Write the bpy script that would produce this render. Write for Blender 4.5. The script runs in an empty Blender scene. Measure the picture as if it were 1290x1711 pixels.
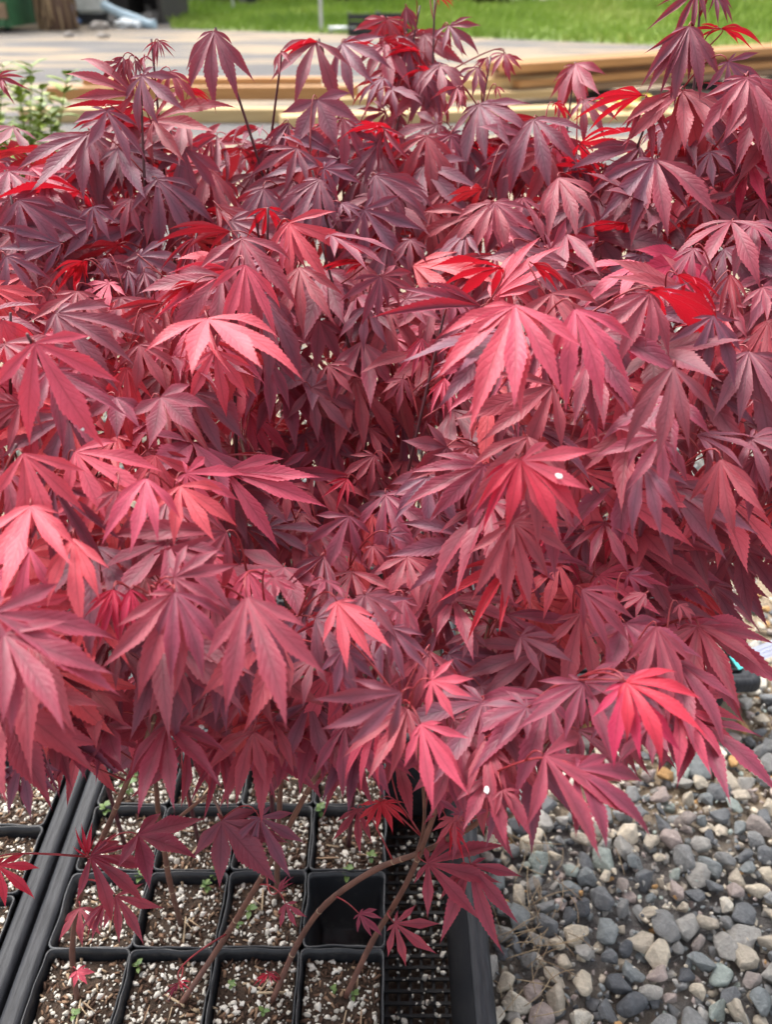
import bpy, bmesh, math, random
import numpy as np
from mathutils import Vector, Matrix, noise, Quaternion

R_ = math.radians
random.seed(11); rng = np.random.default_rng(11)
scene = bpy.context.scene
C = scene.collection

# ------------------------------------------------------------------ camera
TH = R_(33.2); FPX = 1400.0; CX, CY = 645.0, 855.5; CAMZ = 0.92
cam = bpy.data.cameras.new('camera'); camo = bpy.data.objects.new('camera', cam); C.objects.link(camo)
camo.location = (0, 0, CAMZ); camo.rotation_euler = (R_(90) - TH, 0, 0)
cam.sensor_fit = 'VERTICAL'; cam.sensor_height = 36; cam.sensor_width = 36
cam.lens = 36 * FPX / 1711.0
cam.clip_start = 0.02; cam.clip_end = 600
cam.dof.use_dof = True; cam.dof.focus_distance = 0.66; cam.dof.aperture_fstop = 7.0
scene.camera = camo
# ------------------------------------------------------------------ sky, sun, exposure
SUN_EL, SUN_AZ = 58.0, -35.0        # azimuth from +Y towards +X
w = bpy.data.worlds.new('World'); scene.world = w; w.use_nodes = True
nt = w.node_tree; bg = nt.nodes['Background']
sky = nt.nodes.new('ShaderNodeTexSky'); sky.sky_type = 'NISHITA'; sky.sun_disc = False
sky.sun_elevation = R_(SUN_EL); sky.sun_rotation = R_(SUN_AZ); sky.air_density = 1.0; sky.dust_density = 5.0; sky.ozone_density = 0.6
ov = nt.nodes.new('ShaderNodeHueSaturation'); ov.inputs['Saturation'].default_value = 0.30      # thin overcast: a greyer sky all round
nt.links.new(sky.outputs[0], ov.inputs['Color']); nt.links.new(ov.outputs[0], bg.inputs[0]); bg.inputs[1].default_value = 0.15
sun = bpy.data.lights.new('sun', 'SUN'); suno = bpy.data.objects.new('sun', sun); C.objects.link(suno)
sun.energy = 1.5; sun.angle = R_(18); sun.color = (1.0, 0.96, 0.9)
sd = Vector((math.sin(R_(SUN_AZ)) * math.cos(R_(SUN_EL)), math.cos(R_(SUN_AZ)) * math.cos(R_(SUN_EL)), math.sin(R_(SUN_EL))))
suno.rotation_euler = (-sd).to_track_quat('-Z', 'Y').to_euler()
vs = scene.view_settings; vs.view_transform = 'Standard'; vs.look = 'None'; vs.gamma = 1; vs.use_curve_mapping = False
vs.exposure = 1.36

# ------------------------------------------------------------------ helpers
CP = Vector((0, 0, CAMZ)); FW = Vector((0, math.cos(TH), -math.sin(TH))); UP = Vector((0, math.sin(TH), math.cos(TH))); RT = Vector((1, 0, 0))
def ray(px, py): return FW + RT * ((px - CX) / FPX) - UP * ((py - CY) / FPX)
def at(px, py, t): return CP + ray(px, py) * t
def on_z(px, py, z):
    r = ray(px, py); return CP + r * ((z - CAMZ) / r.z)
def on_y(px, py, y):
    r = ray(px, py); return CP + r * (y / r.y)

def link(o, parent=None):
    C.objects.link(o)
    if parent: o.parent = parent
    return o
def empty(name, loc=(0, 0, 0), rz=0.0):
    o = bpy.data.objects.new(name, None); o.location = loc; o.rotation_euler = (0, 0, rz); o.empty_display_size = 0.02
    return link(o)
def tag(o, label=None, cat=None, group=None, kind=None):
    if label: o['label'] = label
    if cat: o['category'] = cat
    if group: o['group'] = group
    if kind: o['kind'] = kind
    return o

class MB:
    """collects vertices and faces, builds one mesh object"""
    def __init__(s): s.v = []; s.f = []; s.uv = None; s.attr = []
    def add(s, vs_, fs, a=0.0):
        k = len(s.v); s.v.extend([tuple(v) for v in vs_]); s.f.extend([tuple(i + k for i in f) for f in fs]); s.attr.extend([a] * len(fs))
    def box(s, c, d, rz=0.0, M=None, a=0.0):
        x, y, z = d[0] / 2, d[1] / 2, d[2] / 2
        m = M if M is not None else Matrix.Rotation(rz, 3, 'Z')
        c = Vector(c)
        vs_ = [c + m @ Vector((sx * x, sy * y, sz * z)) for sx in (-1, 1) for sy in (-1, 1) for sz in (-1, 1)]
        s.add(vs_, [(0, 1, 3, 2), (4, 6, 7, 5), (0, 4, 5, 1), (2, 3, 7, 6), (0, 2, 6, 4), (1, 5, 7, 3)], a)
    def tube(s, pts, rad, n=6, cap=True, a=0.0):
        pts = [Vector(p) for p in pts]; vs_ = []; fs = []
        m = len(pts); ref = None
        for i, p in enumerate(pts):
            d = (pts[min(i + 1, m - 1)] - pts[max(i - 1, 0)])
            d = d.normalized() if d.length > 1e-9 else Vector((0, 0, 1))
            if ref is None: ref = d.orthogonal().normalized()
            ref = (ref - d * ref.dot(d)); ref = ref.normalized() if ref.length > 1e-6 else d.orthogonal().normalized()
            b = d.cross(ref); r = rad[i] if hasattr(rad, '__len__') else rad
            for k in range(n):
                an = 2 * math.pi * k / n; vs_.append(p + (ref * math.cos(an) + b * math.sin(an)) * r)
        for i in range(m - 1):
            for k in range(n):
                fs.append((i * n + k, i * n + (k + 1) % n, (i + 1) * n + (k + 1) % n, (i + 1) * n + k))
        if cap: fs.append(tuple(range(n))[::-1]); fs.append(tuple((m - 1) * n + k for k in range(n)))
        s.add(vs_, fs, a)
    def mesh(s, name, mat=None, smooth=False):
        me = bpy.data.meshes.new(name); me.from_pydata(s.v, [], s.f)
        if any(s.attr):
            at_ = me.attributes.new('rnd', 'FLOAT', 'FACE'); at_.data.foreach_set('value', np.array(s.attr, dtype=np.float32))
        if mat: me.materials.append(mat)
        if smooth: me.polygons.foreach_set('use_smooth', [True] * len(me.polygons))
        me.update(); return me
    def build(s, name, mat=None, parent=None, smooth=False, loc=None):
        o = bpy.data.objects.new(name, s.mesh(name, mat, smooth))
        if loc is not None: o.location = loc
        return link(o, parent)

def bez(p0, p1, p2, n):
    out = []
    for i in range(n + 1):
        u = i / n; out.append(p0 * (1 - u) ** 2 + p1 * (2 * u * (1 - u)) + p2 * u * u)
    return out
def smooth_path(pts, sub=5):
    pts = [Vector(p) for p in pts]; out = []
    for i in range(len(pts) - 1):
        a = pts[max(i - 1, 0)]; b = pts[i]; c = pts[i + 1]; d = pts[min(i + 2, len(pts) - 1)]
        for k in range(sub):
            u = k / sub
            out.append(0.5 * ((2 * b) + (c - a) * u + (2 * a - 5 * b + 4 * c - d) * u * u + (3 * b - a - 3 * c + d) * u ** 3))
    out.append(pts[-1]); return out

# ------------------------------------------------------------------ materials
def new_mat(name):
    m = bpy.data.materials.new(name); m.use_nodes = True; t = m.node_tree
    return m, t, t.nodes['Principled BSDF']
def node(t, typ, **kw):
    n = t.nodes.new(typ)
    for k, v in kw.items(): setattr(n, k, v)
    return n
def math_n(t, op, a, b=None, clamp=False):
    n = t.nodes.new('ShaderNodeMath'); n.operation = op; n.use_clamp = clamp
    for i, x in enumerate((a, b)):
        if x is None: continue
        if isinstance(x, (int, float)): n.inputs[i].default_value = x
        else: t.links.new(x, n.inputs[i])
    return n.outputs[0]
def mixc(t, f, a, b, mode='MIX'):
    n = t.nodes.new('ShaderNodeMix'); n.data_type = 'RGBA'; n.blend_type = mode
    for s, x in ((n.inputs[0], f), (n.inputs[6], a), (n.inputs[7], b)):
        if isinstance(x, (int, float)): s.default_value = x
        elif isinstance(x, tuple): s.default_value = (*x, 1) if len(x) == 3 else x
        else: t.links.new(x, s)
    return n.outputs[2]
def ramp(t, fac, stops, interp='LINEAR'):
    n = t.nodes.new('ShaderNodeValToRGB'); n.color_ramp.interpolation = interp
    e = n.color_ramp.elements
    while len(e) < len(stops): e.new(0.5)
    for i, (p, c) in enumerate(stops): e[i].position = p; e[i].color = (*c, 1)
    t.links.new(fac, n.inputs[0]); return n.outputs[0]
def noise_n(t, scale, detail=4, rough=0.55, vec=None, out=0):
    n = t.nodes.new('ShaderNodeTexNoise'); n.inputs['Scale'].default_value = scale; n.inputs['Detail'].default_value = detail; n.inputs['Roughness'].default_value = rough
    if vec is not None: t.links.new(vec, n.inputs['Vector'])
    return n.outputs[out]
def bump_n(t, h, strength, dist, b):
    n = t.nodes.new('ShaderNodeBump'); n.inputs['Strength'].default_value = strength; n.inputs['Distance'].default_value = dist
    t.links.new(h, n.inputs['Height']); t.links.new(n.outputs[0], b.inputs['Normal'])
def coords(t, which='Object'): return t.nodes.new('ShaderNodeTexCoord').outputs[which]

def simple(name, c1, c2, scale=20, rough=0.6, bump=0.3, bdist=0.002, metallic=0.0, spec=0.5, stretch=None, detail=5):
    m, t, b = new_mat(name)
    v = coords(t)
    if stretch:
        mp = t.nodes.new('ShaderNodeMapping'); mp.inputs['Scale'].default_value = stretch; t.links.new(v, mp.inputs[0]); v = mp.outputs[0]
    n = noise_n(t, scale, detail, 0.6, v)
    t.links.new(ramp(t, n, [(0.3, c1), (0.7, c2)]), b.inputs['Base Color'])
    b.inputs['Roughness'].default_value = rough; b.inputs['Metallic'].default_value = metallic; b.inputs['Specular IOR Level'].default_value = spec
    bump_n(t, n, bump, bdist, b)
    return m

def leaf_mat(name, base, alt, edge, under, trans, tw):
    m, t, b = new_mat(name)
    uv = coords(t, 'UV'); sx = t.nodes.new('ShaderNodeSeparateXYZ'); t.links.new(uv, sx.inputs[0])
    ua = math_n(t, 'ABSOLUTE', math_n(t, 'MULTIPLY', math_n(t, 'SUBTRACT', sx.outputs[0], 0.5), 2.0))
    oi = t.nodes.new('ShaderNodeObjectInfo')
    # vein pattern
    ph = math_n(t, 'SUBTRACT', math_n(t, 'MULTIPLY', sx.outputs[1], 11.0), math_n(t, 'MULTIPLY', ua, 1.9))
    wv = math_n(t, 'SINE', math_n(t, 'MULTIPLY', ph, 6.2832))
    side = math_n(t, 'POWER', math_n(t, 'MULTIPLY', math_n(t, 'ADD', wv, 1.0), 0.5), 5.0)
    mid = math_n(t, 'SUBTRACT', 1.0, math_n(t, 'DIVIDE', ua, 0.085), True)
    vein = math_n(t, 'MAXIMUM', math_n(t, 'MULTIPLY', side, 0.35), mid)
    oc = coords(t); add = t.nodes.new('ShaderNodeVectorMath'); add.operation = 'ADD'
    t.links.new(oc, add.inputs[0]); cx = t.nodes.new('ShaderNodeCombineXYZ')
    for i in range(3): t.links.new(math_n(t, 'MULTIPLY', oi.outputs['Random'], 7.0 + 5 * i), cx.inputs[i])
    t.links.new(cx.outputs[0], add.inputs[1])
    n1 = noise_n(t, 2.3, 3, 0.55, add.outputs[0]); n2 = noise_n(t, 26, 4, 0.6, add.outputs[0])
    n1b = math_n(t, 'ADD', math_n(t, 'MULTIPLY', math_n(t, 'SUBTRACT', n1, 0.5), 2.2), math_n(t, 'MULTIPLY', oi.outputs['Random'], 1.0), True)
    col = mixc(t, n1b, base, alt)
    ef = math_n(t, 'MULTIPLY', math_n(t, 'POWER', ua, 2.2), 0.7)
    col = mixc(t, ef, col, edge)
    col = mixc(t, math_n(t, 'MULTIPLY', side, 0.10), col, tuple(min(1, c * 0.45) for c in base))
    rib = math_n(t, 'SUBTRACT', 1.0, math_n(t, 'DIVIDE', ua, 0.11), True)
    rib = math_n(t, 'MULTIPLY', math_n(t, 'POWER', rib, 0.6), math_n(t, 'SUBTRACT', 1.0, math_n(t, 'MULTIPLY', sx.outputs[1], 0.5)))
    col = mixc(t, math_n(t, 'MULTIPLY', rib, 0.62), col, tuple(min(1, c * 0.30) for c in base))
    hs = t.nodes.new('ShaderNodeHueSaturation'); t.links.new(col, hs.inputs['Color'])
    t.links.new(math_n(t, 'ADD', math_n(t, 'MULTIPLY', oi.outputs['Random'], 0.018), 0.483), hs.inputs['Hue'])
    t.links.new(math_n(t, 'ADD', math_n(t, 'MULTIPLY', n2, 0.35), 0.82), hs.inputs['Value'])
    geo = t.nodes.new('ShaderNodeNewGeometry')
    fin = mixc(t, geo.outputs['Backfacing'], hs.outputs[0], under)
    t.links.new(fin, b.inputs['Base Color'])
    t.links.new(math_n(t, 'ADD', math_n(t, 'MULTIPLY', n2, 0.22), 0.44), b.inputs['Roughness'])
    b.inputs['Specular IOR Level'].default_value = 0.45; b.inputs['Sheen Weight'].default_value = 0.08; b.inputs['Sheen Roughness'].default_value = 0.4
    h = math_n(t, 'ADD', math_n(t, 'MULTIPLY', vein, -1.0), math_n(t, 'MULTIPLY', n2, 0.55))
    bump_n(t, h, 0.14, 0.012, b)
    tr = t.nodes.new('ShaderNodeBsdfTranslucent'); tr.inputs[0].default_value = (*trans, 1)
    mx = t.nodes.new('ShaderNodeMixShader'); mx.inputs[0].default_value = tw
    t.links.new(b.outputs[0], mx.inputs[1]); t.links.new(tr.outputs[0], mx.inputs[2])
    t.links.new(mx.outputs[0], t.nodes['Material Output'].inputs[0])
    return m
LM = {
    'p': leaf_mat('leaf_purple', (0.130, 0.045, 0.074), (0.20, 0.043, 0.066), (0.28, 0.046, 0.066), (0.30, 0.016, 0.030), (0.50, 0.016, 0.03), 0.16),
    'r': leaf_mat('leaf_dusky_red', (0.17, 0.030, 0.047), (0.29, 0.042, 0.062), (0.38, 0.046, 0.064), (0.40, 0.02, 0.035), (0.65, 0.02, 0.03), 0.18),
    'b': leaf_mat('leaf_pink_red', (0.45, 0.060, 0.080), (0.62, 0.080, 0.10), (0.66, 0.074, 0.088), (0.50, 0.02, 0.035), (0.75, 0.03, 0.045), 0.22),
    'v': leaf_mat('leaf_young_red', (0.46, 0.022, 0.042), (0.56, 0.03, 0.05), (0.56, 0.03, 0.05), (0.40, 0.010, 0.022), (0.62, 0.012, 0.028), 0.28),
}
M_stem = simple('stem_bark', (0.10, 0.045, 0.035), (0.19, 0.085, 0.06), 60, 0.55, 0.3, 0.002)
M_dstem = simple('dark_stem', (0.045, 0.012, 0.018), (0.10, 0.02, 0.028), 60, 0.45, 0.2, 0.001)
M_ring = simple('pale_node_ring', (0.26, 0.17, 0.11), (0.42, 0.31, 0.21), 200, 0.6, 0.2, 0.001)
M_twig = simple('red_petiole', (0.20, 0.018, 0.025), (0.34, 0.03, 0.04), 60, 0.45, 0.1, 0.001)

def plastic(name, c1, c2, rough, dust):
    m, t, b = new_mat(name); v = coords(t)
    n = noise_n(t, 35, 6, 0.65, v); n2 = noise_n(t, 400, 3, 0.6, v)
    col = mixc(t, n, c1, c2)
    df = ramp(t, math_n(t, 'ADD', math_n(t, 'MULTIPLY', n, 0.7), math_n(t, 'MULTIPLY', n2, 0.3)), [(0.50, (0, 0, 0)), (0.74, (dust, dust, dust))])
    t.links.new(mixc(t, df, col, (0.16, 0.145, 0.13)), b.inputs['Base Color'])
    b.inputs['Roughness'].default_value = rough; bump_n(t, n2, 0.15, 0.001, b)
    return m
M_pot = plastic('black_pot_plastic', (0.012, 0.013, 0.016), (0.022, 0.024, 0.028), 0.42, 0.35)
M_rim = simple('scuffed_rim', (0.008, 0.009, 0.012), (0.034, 0.036, 0.042), 60, 0.6, 0.4, 0.001, spec=.35, stretch=(6, .6, 1))
M_tray = plastic('black_tray_plastic', (0.014, 0.015, 0.018), (0.026, 0.028, 0.034), 0.48, 0.25)
M_floor = plastic('black_floor_plastic', (0.005, 0.005, 0.006), (0.009, 0.009, 0.011), 0.75, 0.10)
M_potgrey = plastic('grey_pot_plastic', (0.035, 0.037, 0.042), (0.055, 0.058, 0.062), 0.4, 0.4)
def soil_mat():
    m, t, b = new_mat('potting_soil'); v = coords(t)
    n = noise_n(t, 130, 8, 0.7, v); n2 = noise_n(t, 420, 4, 0.6, v)
    t.links.new(ramp(t, n, [(0.3, (0.022, 0.013, 0.008)), (0.55, (0.062, 0.038, 0.024)), (0.8, (0.14, 0.092, 0.058))]), b.inputs['Base Color'])
    b.inputs['Roughness'].default_value = 0.9; bump_n(t, math_n(t, 'ADD', n, n2), 0.9, 0.004, b); return m
M_soil = soil_mat()
def attr_mat(name, stops, rough=0.75, nscale=300, namt=0.35, obj_random=False, bump=0.3, spec=0.4, bd=.003):
    m, t, b = new_mat(name)
    if obj_random: f = t.nodes.new('ShaderNodeObjectInfo').outputs['Random']
    else:
        a = t.nodes.new('ShaderNodeAttribute'); a.attribute_name = 'rnd'; f = a.outputs['Fac']
    col = ramp(t, f, stops, 'CONSTANT' if len(stops) > 6 else 'LINEAR')
    v = coords(t); n = noise_n(t, nscale, 8, 0.68, v)
    hs = t.nodes.new('ShaderNodeHueSaturation'); t.links.new(col, hs.inputs['Color'])
    t.links.new(math_n(t, 'ADD', math_n(t, 'MULTIPLY', math_n(t, 'SUBTRACT', n, 0.5), namt * 4), 1.0), hs.inputs['Value'])
    t.links.new(hs.outputs[0], b.inputs['Base Color']); b.inputs['Roughness'].default_value = rough; b.inputs['Specular IOR Level'].default_value = spec
    bump_n(t, n, bump, bd, b); return m
M_perl = attr_mat('perlite', [(0, (0.52, 0.48, 0.40)), (1, (0.78, 0.75, 0.68))], 0.9, 500, 0.12)
M_chip = attr_mat('bark_chips', [(0, (0.06, 0.032, 0.02)), (0.35, (0.12, 0.065, 0.04)), (0.7, (0.26, 0.16, 0.10)), (1, (0.52, 0.40, 0.26))], 0.85, 300, 0.2)
STONE = [(0.0, (0.159, 0.165, 0.171)), (0.12, (0.244, 0.244, 0.238)), (0.26, (0.366, 0.348, 0.317)), (0.38, (0.476, 0.415, 0.329)), (0.49, (0.293, 0.250, 0.226)),
         (0.57, (0.220, 0.238, 0.238)), (0.66, (0.573, 0.500, 0.390)), (0.76, (0.104, 0.110, 0.120)), (0.83, (0.403, 0.329, 0.299)), (0.90, (0.329, 0.372, 0.336)), (0.94, (0.708, 0.647, 0.537)), (0.975, (0.464, 0.268, 0.110))]
M_stone = attr_mat('stone', STONE, 0.75, 5, 0.28, True, 0.5, bd=.05)
M_stoneA = attr_mat('gravel_stone', STONE, 0.75, 190, 0.28, False, 0.5, bd=.0015)
M_straw = attr_mat('straw', [(0, (0.22, 0.145, 0.085)), (1, (0.42, 0.32, 0.20))], 0.8, 100, 0.1)
M_weed = attr_mat('weed_green', [(0, (0.055, 0.115, 0.025)), (1, (0.13, 0.20, 0.05))], 0.5, 60, 0.15)
M_weedy = attr_mat('weed_pale_green', [(0, (0.16, 0.25, 0.03)), (1, (0.30, 0.37, 0.05))], 0.5, 60, 0.15)
M_white = simple('white_flake', (0.72, 0.72, 0.70), (0.82, 0.82, 0.80), 200, 0.6, 0.2, 0.001)

# ------------------------------------------------------------------ the setting
def ground_mat():
    m, t, b = new_mat('yard_ground'); v = coords(t)
    mp = t.nodes.new('ShaderNodeMapping'); mp.inputs['Scale'].default_value = (0.12, 0.55, 1); t.links.new(v, mp.inputs[0])
    n = noise_n(t, 1.6, 6, 0.6, mp.outputs[0]); n2 = noise_n(t, 28, 6, 0.7, v); n3 = noise_n(t, 160, 4, 0.7, v)
    col = ramp(t, n, [(0.38, (0.11, 0.106, 0.108)), (0.46, (0.16, 0.15, 0.145)), (0.50, (0.42, 0.31, 0.19)), (0.56, (0.40, 0.30, 0.19)), (0.60, (0.15, 0.142, 0.138)), (0.70, (0.24, 0.20, 0.155))])
    col = mixc(t, math_n(t, 'MULTIPLY', n2, 0.35), col, (0.11, 0.10, 0.09)); col = mixc(t, math_n(t, 'MULTIPLY', n3, 0.30), col, (0.32, 0.30, 0.275))
    t.links.new(col, b.inputs['Base Color']); b.inputs['Roughness'].default_value = 0.95
    bump_n(t, math_n(t, 'ADD', n2, n3), 0.7, 0.02, b); return m
mb = MB(); mb.add([(-260, -30, 0), (260, -30, 0), (260, 420, 0), (-260, 420, 0)], [(0, 1, 2, 3)])
ground = tag(mb.build('ground', ground_mat()), 'grey gravel and dirt yard ground', kind='structure')

# stones
def stone_proto(seed, fine=False):
    r = random.Random(seed); bm = bmesh.new()
    ax = Vector((1.0, r.uniform(0.62, 0.95), r.uniform(0.45, 0.75)))
    for i in range(r.choice((11, 13, 16, 20))):
        d = Vector((r.gauss(0, 1), r.gauss(0, 1), r.gauss(0, 1))).normalized() * r.uniform(0.85, 1.0)
        bm.verts.new((d.x * ax.x * .5, d.y * ax.y * .5, d.z * ax.z * .5))
    g = bmesh.ops.convex_hull(bm, input=bm.verts)
    bmesh.ops.delete(bm, geom=[e for e in g['geom_interior'] if isinstance(e, bmesh.types.BMVert)], context='VERTS')
    bmesh.ops.bevel(bm, geom=list(bm.edges), offset=r.uniform(0.05, 0.10), segments=2, affect='EDGES', clamp_overlap=True, profile=0.5)
    bmesh.ops.remove_doubles(bm, verts=bm.verts, dist=0.012)
    bmesh.ops.triangulate(bm, faces=bm.faces)
    if fine:
        bmesh.ops.subdivide_edges(bm, edges=list(bm.edges), cuts=1, use_grid_fill=True)
        for _ in range(2): bmesh.ops.smooth_vert(bm, verts=bm.verts, factor=.5, use_axis_x=True, use_axis_y=True, use_axis_z=True)
        for v in bm.verts: v.co *= 1.06
        bmesh.ops.triangulate(bm, faces=bm.faces)
    for v in bm.verts: v.co += v.co * (0.09 * noise.noise(v.co * 3.5 + Vector((seed, 0, 0))) + 0.03 * noise.noise(v.co * 11 + Vector((seed, 3, 0))))
    me = bpy.data.meshes.new('stone'); bm.to_mesh(me); bm.free()
    me.polygons.foreach_set('use_smooth', [True] * len(me.polygons))
    return me
PROT = [stone_proto(100 + i, True) for i in range(18)]
PV = []
for me in [stone_proto(100 + i) for i in range(16)] + PROT:
    a = np.empty(len(me.vertices) * 3, np.float32); me.vertices.foreach_get('co', a)
    f = np.empty(len(me.polygons) * 3, np.int32); me.polygons.foreach_get('vertices', f)
    PV.append((a.reshape(-1, 3), f.reshape(-1, 3)))
    me.materials.append(M_stone)
def rotm(): return np.array(Quaternion((random.gauss(0, 1), random.gauss(0, 1), random.gauss(0, 1), random.gauss(0, 1))).normalized().to_matrix())
def tilt(amount=0.5):
    return (Matrix.Rotation(random.uniform(0, 6.28), 3, 'Z') @ Matrix.Rotation(random.gauss(0, amount), 3, 'X') @ Matrix.Rotation(random.gauss(0, amount), 3, 'Y'))
def batch(name, items, protos, mat, parent=None, smooth=True):
    """items: (proto index, location, 3x3 matrix * size, rnd) -> one joined mesh"""
    vl, fl, al, k = [], [], [], 0
    for (i, loc, m, r) in items:
        v, f = protos[i]; vl.append(v @ np.array(m).T + np.array(loc)); fl.append(f + k); al.append(np.full(len(f), r, np.float32)); k += len(v)
    V = np.concatenate(vl); F = np.concatenate(fl); A = np.concatenate(al)
    me = bpy.data.meshes.new(name); me.vertices.add(len(V)); me.vertices.foreach_set('co', V.astype(np.float32).ravel())
    me.loops.add(F.size); me.loops.foreach_set('vertex_index', F.astype(np.int32).ravel())
    me.polygons.add(len(F)); me.polygons.foreach_set('loop_start', np.arange(0, F.size, 3, dtype=np.int32))
    me.update(calc_edges=True)
    at_ = me.attributes.new('rnd', 'FLOAT', 'FACE'); at_.data.foreach_set('value', A)
    if smooth: me.polygons.foreach_set('use_smooth', [True] * len(me.polygons))
    me.materials.append(mat); return link(bpy.data.objects.new(name, me), parent)
TRAYS_XY = [(-0.362, 0.104, 0.24, 0.722), (-0.362, 0.104, 0.73, 1.20), (0.135, 0.52, 0.83, 1.25), (-0.835, -0.366, 0.24, 0.722), (-0.835, -0.366, 0.73, 1.20)]
def in_tray(x, y, m=0.0): return any(a - m < x < b + m and c - m < y < d + m for a, b, c, d in TRAYS_XY)
def darts(n, x0, x1, y0, y1, dmin, ok, seed=0):
    r = random.Random(seed); cell = dmin / 1.4143; g = {}; out = []
    for _ in range(n):
        x = r.uniform(x0, x1); y = r.uniform(y0, y1)
        if not ok(x, y): continue
        i, j = int(x / cell), int(y / cell); bad = False
        for a in range(i - 2, i + 3):
            for b_ in range(j - 2, j + 3):
                q = g.get((a, b_))
                if q and (q[0] - x) ** 2 + (q[1] - y) ** 2 < dmin * dmin: bad = True; break
            if bad: break
        if not bad: g[(i, j)] = (x, y); out.append((x, y))
    return out
vis = darts(9000, 0.085, 0.60, 0.36, 0.98, 0.0200, lambda x, y: not in_tray(x, y, 0.004), 3)
def seen(x, y):
    r = Vector((x, y, 0.01)) - CP; t = r.dot(FW); px = CX + FPX * r.dot(RT) / t; py = CY - FPX * r.dot(UP) / t
    return 800 < px < 1300 and 1180 < py < 1720 and not (px < 1080 and py < 1400) and not (px < 1230 and py < 1280)
vis_in = [p for p in vis if seen(*p)]; random.shuffle(vis_in)
chosen = set(vis_in[:300])
for (x, y) in vis_in[:300]:
    s = random.choice((0.024, 0.028, 0.031, 0.035, 0.041)) * random.uniform(0.9, 1.12)
    o = bpy.data.objects.new('stone', random.choice(PROT)); m = tilt(0.45)
    o.rotation_euler = m.to_euler(); o.scale = (s, s, s); o.location = (x, y, 0.010 + random.uniform(0, 0.006)); link(o, ground)
items = []
for (x, y) in vis:
    if (x, y) not in chosen: items.append((random.randrange(16, 34), (x, y, 0.010 + random.uniform(0, .006)), np.array(tilt(.5)) * random.uniform(0.022, 0.040), random.random()))
for (x, y) in darts(26000, -1.0, 1.1, 0.2, 1.9, 0.0135, lambda x, y: not in_tray(x, y, 0.004), 5):
    if y < 1.0 and x < 0: continue
    items.append((random.randrange(16), (x, y, random.uniform(0.000, 0.006)), np.array(tilt(.8)) * random.uniform(0.014, 0.026), random.random()))
for (x, y) in darts(5000, -1.3, 1.7, 0.9, 2.6, 0.028, lambda x, y: not in_tray(x, y, 0.01) and not (x, y) in chosen and not (0.08 < x < 0.6 and y < 0.98), 6):
    items.append((random.randrange(16), (x, y, 0.010), np.array(tilt(.5)) * random.uniform(0.022, 0.034), random.random()))
for (x, y) in darts(5000, 0.10, 0.60, 0.36, 0.95, 0.007, lambda x, y: not in_tray(x, y, 0.003), 8):
    items.append((random.randrange(16), (x, y, random.uniform(0.006, 0.014)), np.array(tilt(.8)) * random.uniform(0.005, 0.011), random.random()))
tag(batch('gravel', items, PV, M_stoneA, ground), kind='stuff')

# ------------------------------------------------------------------ trays and pots
TRIM = 0.097          # height of the tray rims and pot rims
def rrect(x0, x1, y0, y1, r, z, n=4):
    out = []
    for (cx, cy, a0) in ((x1 - r, y1 - r, 0), (x0 + r, y1 - r, 90), (x0 + r, y0 + r, 180), (x1 - r, y0 + r, 270)):
        for k in range(n + 1):
            a = R_(a0 + 90 * k / n); out.append((cx + r * math.cos(a), cy + r * math.sin(a), z))
    return out
def rings(mb, rr, close_last=False):
    n = len(rr[0]); vs_ = [v for r in rr for v in r]; fs = []
    for i in range(len(rr) - 1):
        for k in range(n): fs.append((i * n + k, i * n + (k + 1) % n, (i + 1) * n + (k + 1) % n, (i + 1) * n + k))
    if close_last: fs.append(tuple((len(rr) - 1) * n + k for k in range(n)))
    mb.add(vs_, fs)
def tray(x0, x1, y0, y1, label, rim=TRIM):
    t = empty('nursery_tray', ((x0 + x1) / 2, (y0 + y1) / 2, 0)); ox, oy = (x0 + x1) / 2, (y0 + y1) / 2
    a, b, c, d = x0 - ox, x1 - ox, y0 - oy, y1 - oy
    m = MB(); lw = 0.018
    rings(m, [rrect(a + .034, b - .034, c + .034, d - .034, .008, 0.003), rrect(a + lw + .001, b - lw - .001, c + lw + .001, d - lw - .001, .010, rim - .002)])
    rings(m, [rrect(a + lw + .0025, b - lw - .0025, c + lw + .0025, d - lw - .0025, .010, rim - .002), rrect(a + .0355, b - .0355, c + .0355, d - .0355, .008, 0.003)])
    m.build('wall', M_tray, t, False)
    m = MB(); o = [(lw + .0028, -.004), (lw + .0012, -.0008), (lw - .002, 0.0012), (lw - .006, 0.0012), (lw - .008, .0002), (lw - .010, .0012), (.005, .001), (.0015, -.001), (0, -.005), (-.001, -.016)]
    rings(m, [rrect(a + k, b - k, c + k, d - k, .012 + max(0, .01 - k) * .5, rim + z) for k, z in o]); m.build('rim', M_rim, t, True)
    m = MB(); k = 0
    xx = a + .038
    while xx < b - .036: m.box((xx, 0, .0045), (.0035, d - c - .072, .003)); xx += .0125
    yy = c + .038
    while yy < d - .036: m.box((0, yy, .0075), (b - a - .072, .0035, .0025)); yy += .0125
    m.build('floor_grid', M_floor, t)
    return tag(t, label, 'tray')
tray(*TRAYS_XY[0], 'black plastic tray of square pots with an empty strip beside the gravel')
tray(*TRAYS_XY[1], 'black plastic tray behind the empty pot, buried under dense red foliage')
tray(*TRAYS_XY[2], 'short black tray on the gravel with a white and teal label at its corner')
tray(*TRAYS_XY[3], 'black plastic tray whose rim touches the tray with the empty pot')
tray(*TRAYS_XY[4], 'black plastic tray behind the pale green weeds under maple leaves')

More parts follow.
